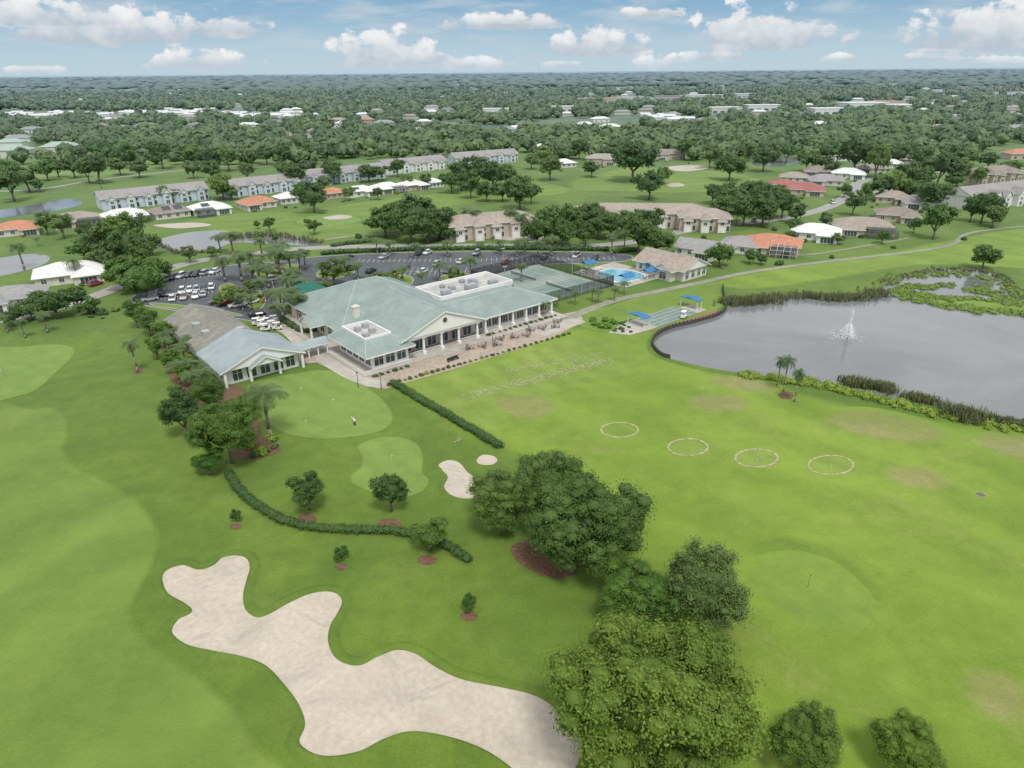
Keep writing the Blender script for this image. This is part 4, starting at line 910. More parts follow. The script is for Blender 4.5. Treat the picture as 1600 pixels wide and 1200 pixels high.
grp([(460,274,40),(520,268,34),(345,288,36),(258,302,28),(330,268,30),(300,262,24),(575,268,32),(620,262,26),(595,270,22),(385,268,26),(440,262,24),(480,258,24),(505,288,24),(360,300,22),(545,300,20),(590,302,18),(232,305,20),(635,282,20),(665,282,18),(470,300,24)],'small tree among the pale blue townhouses and bungalows','trees among the townhouses',k=1.15)
grp([(14,285,44),(40,278,36),(10,265,36),(70,263,28),(88,262,26),(112,258,28),(150,262,40),(135,266,28),(185,258,26),(215,262,26),(60,288,16),(250,240,32),(275,236,28),(300,240,30),(325,246,32),(355,248,28),(385,246,26),(415,240,26),(445,240,26),(235,232,28),(200,240,28),(180,244,26),(165,238,26),(480,240,22),(510,238,22),(150,232,24),(128,238,24)],'tree on the lawns at upper left','trees on the upper left lawns',k=1.2)
grp([(1340,238,52),(1372,252,40),(1395,285,44),(1378,292,36),(1420,268,36),(1440,275,40),(1470,262,46),(1500,268,40),(1455,303,50),(1430,296,34),(1480,300,40),(1540,320,48),(1555,335,36),(1520,328,30),(1465,345,46),(1335,318,34),(1310,238,34),(1365,240,34),(1405,240,36),(1440,244,34),(1475,240,34),(1510,245,34),(1545,252,34),(1580,262,34),(1355,300,22),(1300,262,22),(1530,275,26),(1565,300,22),(1320,297,20),(1412,300,26),(1490,280,30)],'dark tree among the houses at upper right','trees among the right hand houses',k=1.05)
grp([(1172,399,24),(1190,404,20),(1235,372,22),(1310,372,22),(1380,370,24),(1430,352,22),(1335,348,20),(1240,352,24),(1290,345,22)],'small tree beside the houses along the right hand fairway','garden trees of the right hand houses')
grp([(368,460,40),(340,468,24),(390,448,24),(520,426,42),(606,438,42),(295,398,26),(330,392,22),(455,432,24),(510,452,26),(300,484,20),(345,492,20),(712,432,22),(545,422,20),(585,436,22)],'small leafy tree on a parking lot island','parking island trees',None,(1.05,1.0,.8))
grp([(405,370,16),(420,350,20),(490,354,22),(430,372,14),(480,346,12),(402,350,12)],'small tree on the lawn beyond the parking lot','small trees on the middle lawn')
# ------------------------------------------------------------------ palms
def palm_proto(seed,nf=22,R=2.5):
    rng=np.random.default_rng(seed); V=[];Fq=[];T=[]
    for i in range(nf):
        a=i*2.39996+rng.normal(0,.1); el=math.radians(rng.uniform(-25,70)); ln=R*rng.uniform(.85,1.1); d=np.array([math.cos(a),math.sin(a),0]); sd=np.array([-math.sin(a),math.cos(a),0])
        seg=7; pr=np.array([0,0,7.0]); prev=pr
        tb=rng.uniform(.1,.8)
        for s in range(seg):
            e=el-math.radians(105)*((s+1)/seg)**1.3; nx=prev+(d*math.cos(e)+np.array([0,0,math.sin(e)]))*ln/seg
            wd=.6*math.sin(math.pi*min(1,(s+1.3)/(seg+1)))+.08
            for sg in (-1,1):
                for h_ in (0,.5):
                    p0=prev+(nx-prev)*h_; p1=prev+(nx-prev)*(h_+.42); tip=(p0+p1)/2+sd*sg*wd*1.1+(nx-prev)*.5+np.array([0,0,-.28*wd/.5])
                    b=len(V); V+=[p0,p1,tip]; Fq.append((b,b+1,b+2)); T+=[tb]*3
            prev=nx
    me=make_mesh('fronds',np.array(V),[np.array(Fq)],np.clip(np.array(T),0,1)); me.materials.append(G['palm'])
    mb=MB(); pts_=[(0,0,0),(.08,.02,1.5),(.05,.06,4),(0,0,7)]
    for (p,q,a,b) in ((pts_[0],pts_[1],.26,.19),(pts_[1],pts_[2],.19,.16),(pts_[2],pts_[3],.16,.2)): mb.cyl(p,q,a,b,8)
    t=mb.build('trunk','palmbark',smooth=True); tm=t.data; bpy.data.objects.remove(t); return me,tm
PALM=[palm_proto(1,26),palm_proto(2,30,2.3),palm_proto(3,22,2.7)]
def palm(x,y,h,label,group=None,tc=(.8,.85,.8),fat=1.0):
    p=at(x,y); s=h*depth(p)/F/.92/8.3; v=random.choice(PALM)
    r=empty('palm_tree',p,random.uniform(0,6.28),(s*fat,s*fat,s),label,'palm tree',group)
    link('trunk',v[1],r); c=link('crown',v[0],r); c.color=(*tc,1)
palm(215,582,52,'lone palm on the grass left of the golf shop'); palm(424,684,84,'tall feathery palm at the left side of the putting green',fat=1.5,tc=(.75,.8,.7))
palm(1224,612,58,'middle of three palms on the pond bank',fat=.8,tc=(.6,.7,.6)); palm(1214,602,46,'leftmost of three palms on the pond bank',fat=.8,tc=(.6,.7,.6)); palm(1241,628,54,'rightmost of three palms on the pond bank',fat=.8,tc=(.6,.7,.6))
for x,y,h in ((352,440,36),(378,440,40),(398,452,34),(412,470,32),(440,438,46),(432,420,34),(455,432,36),(470,425,30),(443,495,40),(468,500,40),(457,485,34),(482,490,30),(500,468,26),(365,400,34),(345,395,26),(478,420,28),(392,425,30),(462,455,32),(425,482,28),(380,486,26),(410,402,28),(445,405,26),(452,470,36),(436,510,34),(395,490,28),(405,438,32),(505,440,28),(420,450,34),(475,470,32)):
    palm(x,y,h*1.08,'palm around the clubhouse entrance drive','palms along the entrance drive',fat=1.75)
for x,y,h in ((735,438,34),(808,402,26),(840,402,24),(688,440,28),(712,444,26),(815,440,26),(862,400,28),(782,398,22),(700,402,24),(610,400,22),(900,404,22),(660,450,24),(560,438,26),(540,432,28),(630,442,24),(590,396,22),(820,398,24),(750,404,24),(650,404,22)):
    palm(x,y,h*1.08,'palm along the rear parking lot','palms along the rear parking lot',fat=1.65)
for x,y,h in ((730,362,36),(742,368,40),(800,366,38),(815,370,36),(955,398,32),(1150,352,22),(1190,352,20),(770,385,16)):
    palm(x,y,h,'palm beside the tan villas','palms beside the villas',fat=1.4)
for x,y,h in ((12,520,28),(40,528,30),(75,520,34),(38,420,40),(122,440,36),(178,440,26),(160,300,20),(60,385,14)):
    palm(x,y,h,'palm near the road at the left edge','palms at the left edge',fat=1.4)
for x,y,h in ((1128,420,24),(960,470,22),(975,460,20),(935,474,22),(848,495,26),(870,480,22),(898,476,22),(925,470,20),(1290,360,22),(1250,345,20),(1440,338,22),(1010,398,24),(975,388,26)):
    palm(x,y,h,'palm between clubhouse, pool and fairway houses','palms around the pool side',fat=1.5)
for x,y,h in ((262,560,34),(275,578,34),(290,570,36),(300,598,38),(262,545,30),(305,618,38),(322,612,38),(252,530,28),(282,600,36),(296,552,28),(240,522,30),(312,596,32),(270,538,28)):
    palm(x,y,h,'bushy palm in the belt beside the golf shop','palms beside the golf shop',fat=1.8)
# ------------------------------------------------------------------ hedges & shrubs
def hedge(pts,w,h,label,m='hedge',step=.8,n=60,leaf=.17,group=None,name='hedge'):
    P=[at(*q) for q in spline(pts,False,6)]; cen=[];rad=[]; rng=np.random.default_rng(3)
    base=P[0]; acc=0
    for a,b in zip(P[:-1],P[1:]):
        d=(b-a).length
        while acc<d:
            q=a+(b-a)*(acc/d)-base; cen.append((q.x+rng.normal(0,.08),q.y+rng.normal(0,.08),h*.5)); rad.append((w*.55*rng.uniform(.85,1.2),w*.55*rng.uniform(.85,1.2),h*.55*rng.uniform(.85,1.2))); acc+=step
        acc-=d
    V,FA,T=leafcloud(cen,rad,n,leaf,rng,core=.85)
    me=make_mesh(name,V,FA,T); o=link(name,me,None,m); o.location=base; tag(o,label,'hedge',group); return o
hedge([(614,601),(700,652),(782,700)],1.8,1.3,'straight clipped hedge between the putting green and the practice range',n=90,leaf=.13)
hedge([(357,740),(372,765),(400,790),(448,818),(520,830),(600,832),(645,838),(690,852),(730,876)],1.5,1.1,'curved clipped hedge below the practice greens',n=110,leaf=.11)
hedge([(505,398),(600,393),(760,390),(950,392)],2.2,1.6,'long clipped hedge between the rear parking lot and the road',step=1.6,n=34,leaf=.3)
hedge([(520,385),(580,378)],2,1.4,'short hedge beside the road behind the parking lot',step=1.5,n=30,leaf=.3)
hedge([(960,396),(1000,392)],2,1.6,'short hedge at the right end of the rear parking lot',step=1.5,n=30,leaf=.3)
hedge([(440,500),(455,510),(475,520),(500,516)],2,1.3,'low hedge in front of the clubhouse entrance court',step=1.2,n=34,leaf=.25)
rng=np.random.default_rng(17)
def shrubproto(seed,m,n=70,leaf=.12):
    r=np.random.default_rng(seed); cen=[(r.uniform(-.35,.35),r.uniform(-.35,.35),r.uniform(.3,.6)) for _ in range(5)]; V,FA,T=leafcloud(cen,[r.uniform(.35,.55)]*5,n,leaf,r)
    me=make_mesh('shrub',V,FA,T); me.materials.append(G[m]); return me
SH=[shrubproto(1,'hedge'),shrubproto(2,'hedge'),shrubproto(3,'lime'),shrubproto(4,'marsh')]
def shrub(x,y,s,label,group,v=0,tc=(1,1,1),world=None):
    p=world if world is not None else at(x,y); o=link('shrub',SH[v]); o.location=(p.x,p.y,0); o.scale=(s,s,s*random.uniform(.7,1)); o.rotation_euler=(0,0,random.uniform(0,6)); o.color=(*tc,1)
    tag(o,label,'shrub',group)
for i in range(34):
    t=i/33; x=607+t*282; y=604-t*80
    shrub(x,y-2,random.uniform(.5,.85),'small rounded shrub along the outer edge of the clubhouse terrace','terrace edge shrubs',random.choice((0,1,0,2)),random.choice([(1,1,1),(1.3,1.1,1.0),(1.1,1.05,1)]))
for i in range(20):
    p=L(-1+i*1.6 if i<6 else 33+(i-6)*1.75,-4.3 if i<6 else -.6); shrub(0,0,random.uniform(.6,1.0),'planting shrub against the clubhouse wall','clubhouse foundation shrubs',random.choice((0,1)),(1,1,1),p)
for x,y in ((930,508),(945,502),(940,512),(958,506),(927,503),(950,513)): shrub(x,y,1.5,'lime green shrub in the round bed near the shuffleboard courts','lime shrubs by the shuffleboard',3,(.8,1,.8))
for i in range(14): shrub(985+random.uniform(-30,20),522-random.uniform(0,18),random.uniform(.5,.8),'low shrub in the bed around the shuffleboard courts','shuffleboard bed shrubs',0)
for x,y in ((378,690),(400,712),(415,706),(425,688),(392,700),(430,700),(408,712)): shrub(x,y,random.uniform(1,1.5),'low green shrub in the mulch left of the practice green','shrubs under the oak clump',random.choice((0,2)))
for i in range(16): shrub(148+random.uniform(-10,80),490+random.uniform(-6,10),random.uniform(.8,1.6),'garden shrub near the left road junction','shrubs by the left road',random.choice((0,1,3)))
for q in ISL:
    cx_=sum(a for a,_ in q)/len(q); cy_=sum(b for _,b in q)/len(q)
    for i in range(7): shrub(cx_+random.uniform(-14,14),cy_+random.uniform(-5,5),random.uniform(.7,1.3),'low shrub planted on a parking lot island','parking island shrubs',random.choice((0,1,2)),random.choice([(1,1,1),(1.6,1.1,1)]))
for x,y in ((1218,414),(1225,402),(1300,403),(1395,388),(1505,375),(780,392),(820,388),(500,352),(560,372),(1210,360),(1100,372)): shrub(x,y,random.uniform(1.3,2.3),'rounded bush on the lawns beyond the clubhouse','bushes on the far lawns',random.choice((0,1)))
for i in range(60):
    q=random.choice(HS); shrub(q[0]+random.uniform(-35,35),q[1]+random.uniform(2,7),random.uniform(.8,1.6),'garden shrub around a bungalow','garden shrubs around the bungalows',random.choice((0,1,3)))
def along(pts,n,jit,rz,zs=1.0):
    P=[at(*q) for q in spline(pts,False,8)]; cen=[];rad=[]
    for i in range(n):
        k=random.random()*(len(P)-1); a=P[int(k)]; b=P[int(k)+1]; q=a+(b-a)*(k%1); s=random.uniform(*rz)
        cen.append((q.x+random.gauss(0,jit),q.y+random.gauss(0,jit),s*zs*.5)); rad.append((s,s,s*zs))
    return cen,rad
c,r=along([(1160,588),(1225,596),(1290,604),(1360,622),(1430,640),(1500,655),(1620,680)],170,.9,(.4,1.25),.75)
V,FA,T=leafcloud(c,r,60,.14,rng); o=link('shoreline_shrubs',make_mesh('shoreline_shrubs',V,FA,T),None,'lime'); tag(o,'bright lime green shrubs massed along the near pond bank','shrubs',kind='stuff')
C_=[];R2=[]
for pl,n_,j_ in (([(1385,440),(1430,432),(1480,428),(1540,436),(1580,455),(1600,480)],80,1.8),([(1405,464),(1450,473),(1500,481),(1560,488),(1640,494)],110,1.3),([(1410,447),(1440,449),(1490,446)],40,1.2),([(1400,456),(1430,461),(1470,466),(1530,468)],80,1.3),([(1520,452),(1550,460),(1572,474)],50,1.8)):
    c,r=along(pl,n_,j_,(.6,1.6),.4); C_+=c; R2+=r
V,FA,T=leafcloud(C_,R2,44,.22,rng); o=link('marsh_plants',make_mesh('marsh_plants',V,FA,T),None,'marsh'); tag(o,'low bright green marsh plants floating at the top right of the pond','marsh plants',kind='stuff')
sheet('marsh_bank',[(1402,458),(1430,459),(1470,463),(1530,466),(1590,478),(1660,496),(1590,493),(1540,489),(1500,484),(1450,474),(1408,464)],.08,'lawn')
def reeds(pts,n,jit,h,label):
    P=[at(*q) for q in spline(pts,False,8)]; V=[];Fc=[];T=[]
    for i in range(n):
        k=random.random()*(len(P)-1); a=P[int(k)]; b=P[int(k)+1]; q=a+(b-a)*(k%1); x=q.x+random.gauss(0,jit); y=q.y+random.gauss(0,jit)
        for s in range(8):
            an=random.uniform(0,6.28); le=random.uniform(.1,.45); hh=h*random.uniform(.5,1.05); dx,dy=math.cos(an)*le*hh,math.sin(an)*le*hh; bx=x+random.uniform(-.35,.35); by=y+random.uniform(-.35,.35); w=.06
            n0=len(V); px_,py_=-math.sin(an)*w,math.cos(an)*w
            V+=[(bx-px_,by-py_,0),(bx+px_,by+py_,0),(bx+px_+dx*.5,by+py_+dy*.5,hh*.75),(bx-px_+dx*.5,by-py_+dy*.5,hh*.75),(bx+dx,by+dy,hh*.95)]
            Fc.append((n0,n0+1,n0+2));Fc.append((n0,n0+2,n0+3));Fc.append((n0+3,n0+2,n0+4)); T+=[random.random()]*5
    o=link('reeds',make_mesh('reeds',np.array(V),[np.array(Fc)],np.array(T)),None,'reed'); tag(o,label,'reeds',kind='stuff')
reeds([(1325,600),(1340,603),(1358,606)],150,.9,2.0,'brownish reed clump on the near pond bank, left')
reeds([(1365,606),(1390,612)],150,.9,1.9,'brownish reed clump on the near pond bank, second from left')
reeds([(1418,624),(1458,631)],150,.9,1.8,'brownish reed clump on the near pond bank by the lime shrubs')
reeds([(1485,648),(1505,653),(1530,659)],230,1.1,2.4,'tall reed clump nearest the right edge of the near pond bank')
reeds([(1565,660),(1600,668)],120,.9,1.4,'low reeds on the near bank at the right edge')
reeds([(1135,476),(1165,474),(1200,472)],280,1.4,2.4,'tall reeds on the far pond bank next to the retaining wall')
reeds([(1200,468),(1255,464),(1300,468),(1350,466),(1375,458)],420,1.5,2.0,'band of reeds along the far bank of the pond')
reeds([(1375,445),(1420,430),(1480,422),(1540,426),(1570,440),(1595,468)],300,1.2,1.0,'thin reeds along the farthest edge of the pond')
reeds([(365,372),(420,368),(500,380)],260,1.8,1.8,'reeds filling the right end of the middle left pond')
reeds([(243,380),(280,396),(330,393)],120,.8,1.4,'reeds on the near side of the middle left pond')
# ------------------------------------------------------------------ fountain
p=at(1324,526); fo=empty('fountain',p,0,1,'white water fountain spraying in the middle of the pond','fountain')
MB().cyl((0,0,0),(0,0,.35),.5,.4,14).build('nozzle_float','dark',fo)
sp=MB(); rr=random.Random(3)
for i in range(170):
    a=rr.uniform(0,6.28); inner=i<120; H_=rr.uniform(3.2,6.8) if inner else rr.uniform(1.2,3.0); Rr=rr.uniform(.0,.55) if inner else rr.uniform(.6,1.8)
    prev=None; n_=8
    for k in range(n_+1):
        u=k/n_; x=Rr*u; z=.35+H_*(1-(1-u)**2) if inner else .35+4*H_*u*(1-u)
        q=(x*math.cos(a),x*math.sin(a),max(.03,z))
        if prev: sp.cyl(prev,q,.06*(1-u*.6) if inner else .022,.035*(1-u*.5) if inner else .02,3,cap=False)
        prev=q
sp.build('water_jets','foam',fo)
f2=MB()
for i in range(900):
    a=rr.uniform(0,6.28); d=abs(rr.gauss(0,.9)) if i%3 else abs(rr.gauss(0,2.4)); s=rr.uniform(.04,.12); z=.06 if i%3==0 else rr.uniform(.1,4.2*max(0,1-d/2.6))+.06
    x,y=d*math.cos(a),d*math.sin(a); f2.add([(x-s,y,z),(x,y-s,z+.01),(x+s,y,z),(x,y,z+s*1.5)],[(0,1,3),(1,2,3),(0,1,2)])
f2.build('splash','foam',fo)
# ------------------------------------------------------------------ cars
def prof(mb,pts,y0,y1,mi=0):
    n=len(pts); vs=[(x,y0,z) for x,z in pts]+[(x,y1,z) for x,z in pts]
    mb.add(vs,[tuple(range(n)),tuple(range(2*n-1,n-1,-1))]+[(i,n+i,n+(i+1)%n,(i+1)%n) for i in range(n)],mi)
def carproto(suv):
    t=.25 if suv else 0; root=empty('parked_car',(0,0,0)); b=MB()
    prof(b,[(-2.25,.35),(-2.28,.75),(-2.15,.95),(-1.5,.98),(1.1,.98),(2.1,.82),(2.28,.6),(2.25,.35)],-.9,.9)
    rx=[(-1.75 if suv else -1.35,1.46+t),(.35,1.46+t)]
    b.add([(rx[0][0],-.62,rx[0][1]),(rx[1][0],-.62,rx[1][1]),(rx[1][0],.62,rx[1][1]),(rx[0][0],.62,rx[0][1]),(rx[0][0],-.62,rx[0][1]+.05),(rx[1][0],-.62,rx[1][1]+.05),(rx[1][0],.62,rx[1][1]+.05),(rx[0][0],.62,rx[0][1]+.05)],[(4,5,6,7),(0,1,5,4),(1,2,6,5),(2,3,7,6),(3,0,4,7)])
    b.build('body','white',root)
    g=MB(); x0=-2.05 if suv else -1.9
    g.add([(x0,-.8,.985),(1.15,-.8,.985),(1.15,.8,.985),(x0,.8,.985),(rx[0][0],-.61,rx[0][1]),(rx[1][0],-.61,rx[1][1]),(rx[1][0],.61,rx[1][1]),(rx[0][0],.61,rx[0][1])],[(0,1,5,4),(1,2,6,5),(2,3,7,6),(3,0,4,7)]); g.build('windows','glass',root)
    for x in (-1.4,1.4):
        for y in (-.88,.88): MB().cyl((x,y-.11,.34),(x,y+.11,.34),.34,.34,12).build('wheel','black',root)
    for y in (-.62,.62): MB().box(2.2,2.3,y-.2,y+.2,.62,.75).build('headlight','paint',root)
    return root
cp={'sedan':carproto(False),'suv':carproto(True)}; ct_={k:treeof(v) for k,v in cp.items()}
CC={'white':(.75,.75,.74),'silver':(.42,.43,.44),'black':(.015,.015,.017),'dark grey':(.07,.075,.08),'red':(.35,.02,.02),'blue':(.03,.08,.25),'beige':(.45,.4,.32)}
CM={k:mat('car_paint_'+k.replace(' ','_'),v,.3,.03,1,spec=.6) for k,v in CC.items()}
used=set(); ORD=['first','second','third','fourth','fifth','sixth','seventh','eighth','ninth','tenth','eleventh','twelfth','thirteenth','fourteenth','fifteenth','sixteenth','seventeenth','eighteenth']
def car(x,y,rot,colr,kind,label):
    if kind in used: r=copy_tree(cp[kind],ct_[kind],label,'car','cars in the club parking lots')
    else: r=cp[kind]; used.add(kind); tag(r,label,'car','cars in the club parking lots')
    p=at(x,y); r.location=(p.x,p.y,.09); r.rotation_euler=(0,0,math.radians(rot)); return r
rowA=[(255,440,'white'),(262,438,'silver'),(272,436,'dark grey'),(283,434,'white'),(296,432,'dark grey'),(308,431,'black'),(322,429,'silver'),(336,427,'white')]
rowB=[(252,462,'black'),(263,461,'dark grey'),(274,460,'dark grey'),(285,458,'white'),(297,456,'white'),(308,454,'silver'),(320,453,'black'),(331,451,'white'),(306,465,'white'),(318,462,'silver'),(288,467,'beige'),(270,469,'white')]
rowC=[(633,421,'dark grey'),(660,427,'white'),(684,415,'silver'),(721,411,'white'),(668,397,'white'),(745,398,'silver'),(655,398,'dark grey'),(580,426,'black'),(545,404,'dark grey'),(900,402,'white'),(930,405,'dark grey'),(790,412,'red'),(700,426,'dark grey'),(600,404,'silver'),(850,405,'black')]
rowD=[(235,470,'silver'),(340,474,'dark grey'),(356,476,'red'),(370,480,'white'),(402,494,'black'),(420,440,'silver'),(470,446,'white'),(395,474,'white')]
cars=[]
for row,rot,desc in ((rowA,80,'car in the back row of the left parking lot'),(rowB,110,'car in the front rows of the left parking lot'),(rowC,70,'car in the rear parking lot'),(rowD,35,'car parked near the entrance islands')):
    for i,(x,y,c) in enumerate(sorted(row)):
        r=car(x,y,rot+random.choice((0,180))+random.uniform(-4,4),c,random.choice(('sedan','suv')),f'{c} {desc}, {ORD[i]} from the left'); cars.append((r,c))
for x,y,c,l in ((760,372,'white','white car on the driveway in front of the left villa block'),(830,375,'dark grey','dark car at the garages between the villa blocks'),(1178,346,'silver','silver car on the road bend by the villas'),(1300,318,'white','white car on the curving road to the red roofed house'),(150,446,'red','red car beside the white roofed house on the left'),(1540,300,'white','white car in the drive before the right hand condominiums'),(1520,302,'dark grey','dark car in the drive before the right hand condominiums')):
    r=car(x,y,random.uniform(0,90),c,'suv',l); del r['group']; cars.append((r,c))
names={r.name:c for r,c in cars}
for o in bpy.data.objects:
    if o.parent and o.name.split('.')[0]=='body' and o.parent.name in names:
        o.material_slots[0].link='OBJECT'; o.material_slots[0].material=CM[names[o.parent.name]]
# ------------------------------------------------------------------ golf carts
gc=empty('golf_cart',(0,0,0))
b=MB(); prof(b,[(-1.2,.3),(-1.2,.85),(-.5,.85),(-.5,.45),(.5,.45),(.75,.9),(1.15,.75),(1.2,.3)],-.55,.55); b.build('body','white',gc)
MB().box(-1.1,.75,-.58,.58,1.82,1.9).build('canopy_roof','white',gc)
MB().box(-.5,0,-.5,.5,.72,.85).build('seat','cream',gc); MB().box(-.55,-.45,-.5,.5,.86,1.25).build('backrest','cream',gc)
for x in (-1,.7):
    for y in (-.52,.52): MB().cyl((x,y,.8),(x,y,1.84),.03,.03,5).build('roof_post','dark',gc)
for x in (-.85,.85):
    for y in (-.55,.55): MB().cyl((x,y-.09,.22),(x,y+.09,.22),.22,.22,10).build('wheel','black',gc)
gt=treeof(gc); first=True
for i,(x,y,rz) in enumerate(((402,508,20),(410,511,20),(418,508,25),(426,512,25),(408,500,30),(430,504,30),(434,515,10),(415,517,15),(1068,497,60),(845,487,40))):
    lab='white golf cart parked in the court beside the golf shop' if i<8 else ('white golf cart near the shuffleboard courts' if i==8 else 'white golf cart at the right end of the clubhouse')
    g='golf carts by the golf shop' if i<8 else None
    if first: r=gc; first=False; tag(r,lab,'golf cart',g)
    else:
        r=copy_tree(gc,gt,lab,'golf cart',g)
        if not g and 'group' in r: del r['group']
    p=at(x,y); r.location=(p.x,p.y,.1); r.rotation_euler=(0,0,math.radians(rz))
# ------------------------------------------------------------------ terrace furniture
tb=empty('patio_table',(0,0,0)); MB().cyl((0,0,.7),(0,0,.75),.6,.6,14).build('tabletop','brownwick',tb); MB().cyl((0,0,0.04),(0,0,.7),.06,.06,6).cyl((0,0,0),(0,0,.04),.3,.3,10).build('pedestal','dark',tb)
cb=empty('patio_chair',(0,0,0)); MB().box(-.25,.25,-.25,.25,.4,.47).build('seat','brownwick',cb); MB().box(-.25,.25,.22,.28,.47,.95).build('backrest','brownwick',cb)
for x in (-.22,.22):
    for y in (-.22,.22): MB().box(x-.025,x+.025,y-.025,y+.025,0,.4).build('leg','dark',cb)
tt_,ctt=treeof(tb),treeof(cb); tl='round brown table on the clubhouse terrace'; cl='brown wicker chair on the clubhouse terrace'
tag(tb,tl,'table','terrace tables'); tag(cb,cl,'chair','terrace chairs'); first=True
for i in range(10):
    lx=24+i*3.2; ly=-4.6-(i%3)*1.2
    r=tb if first else copy_tree(tb,tt_,tl,'table','terrace tables'); r.location=L(lx,ly,.08)
    for k in range(3):
        c=cb if first and k==0 else copy_tree(cb,ctt,cl,'chair','terrace chairs'); a=k*2.09+i; c.location=L(lx,ly,.08)+Vector((math.cos(a),math.sin(a),0))*.95; c.rotation_euler=(0,0,a-math.pi/2)
    first=False
for i,(x,y,l) in enumerate(((596,607,'lamp post at the corner of terrace near the straight hedge'),(770,541,'lamp post on the terrace in front of the pediment'),(560,606,'lamp post beside the top of the putting green'),(640,415,'lamp post in the rear parking lot, left'),(880,412,'lamp post in the rear parking lot, right'),(250,452,'lamp post in the left parking lot'))):
    p=at(x,y); hh=3.2 if i<3 else 7; r=empty('lamp_post',p,0,1,l,'lamp post'); MB().cyl((0,0,0),(0,0,hh),.08,.05,8).build('pole','dark',r); MB().cyl((0,0,hh),(0,0,hh+.35),.1,.2,8).cyl((0,0,hh+.35),(0,0,hh+.5),.24,.05,8).build('lantern','dark',r)
for i,(a,b) in enumerate(((74,8),(60,26),(88,26),(74,44))):
    r=empty('floodlight_post',L(a,b),ANG,1,['tall floodlight post on the near side of the tennis fence','tall floodlight post at the left side of the tennis fence','tall floodlight post at the pool side of the tennis fence','tall floodlight post at the back of the tennis fence'][i],'floodlight'); MB().cyl((0,0,0),(0,0,7.5),.1,.07,8).build('pole','grey',r); MB().box(-.7,.7,-.2,.2,7.5,7.75).build('lamp_head','grey',r)
def flag(x,y,l,c='dark',h=2.2):
    p=at(x,y); r=empty('flagstick',p,random.uniform(0,1),1,l,'flag'); MB().cyl((0,0,0),(0,0,h),.025,.02,6).build('pole','white' if c!='dark' else 'dark',r)
    MB().add([(0,0,h),(.5,.03,h-.16),(0,0,h-.36)],[(0,1,2),(2,1,0)]).build('flag',c,r)
flag(1262,918,'black flagstick on the near practice target green','dark',2.0); flag(2,582,'flagstick on the green at the left edge','white'); flag(520,630,'small pin on the upper part of the putting green','white',1.0); flag(470,612,'small pin at the left back of the putting green','white',1.0); flag(478,664,'small pin at the lower left of the putting green','white',1.0); flag(612,720,'small pin on the lower practice green','white',1.2); flag(1182,722,'thin flagstick inside the third target ring','grey',1.2); flag(1298,733,'thin flagstick inside the fourth target ring','grey',1.2)
p=at(716,690); r=empty('tubular_rack',p,.6,.8,'white tubular rack lying on the grass left of the straight hedge','rack')
q=MB()
for a,b in (((-1,0,.05),(1,.3,.5)),((-.9,.4,.05),(.8,-.4,.5)),((0,-.5,.05),(.2,.6,.6)),((1,.3,.5),(1.3,.9,.05))): q.cyl(a,b,.05,.04,6)
q.build('frame','conc',r)
for x,y,l in ((704,565,'left dark bench at the terrace edge'),(712,562,'right dark bench at the terrace edge')):
    p=at(x,y); r=empty('bench',p,ANG,1,l,'bench'); MB().box(-.8,.8,-.25,.25,.4,.46).build('seat','dark',r); MB().box(-.8,.8,.2,.26,.46,.95).build('backrest','dark',r)
    for a in (-.7,.7): MB().box(a-.04,a+.04,-.22,.22,0,.4).build('leg','dark',r)
for i,(x,y,h) in enumerate(((742,165,28),(775,167,26),(712,158,24),(1092,186,30),(1175,160,24),(400,200,30),(1295,160,24),(1480,165,28),(642,160,22),(841,128,26),(1575,185,26))):
    p=at(x,y); hm=h*depth(p)/F; r=empty('transmission_pole',p,.2,1,'thin pale transmission pole rising over the far woodland','pole','far transmission poles'); MB().cyl((0,0,0),(0,0,hm),.5,.3,6).build('mast','grey',r)
    MB().box(-3,3,-.2,.2,hm*.9,hm*.9+.4).build('crossarm','grey',r); MB().box(-2.4,2.4,-.2,.2,hm*.8,hm*.8+.4).build('crossarm','grey',r)
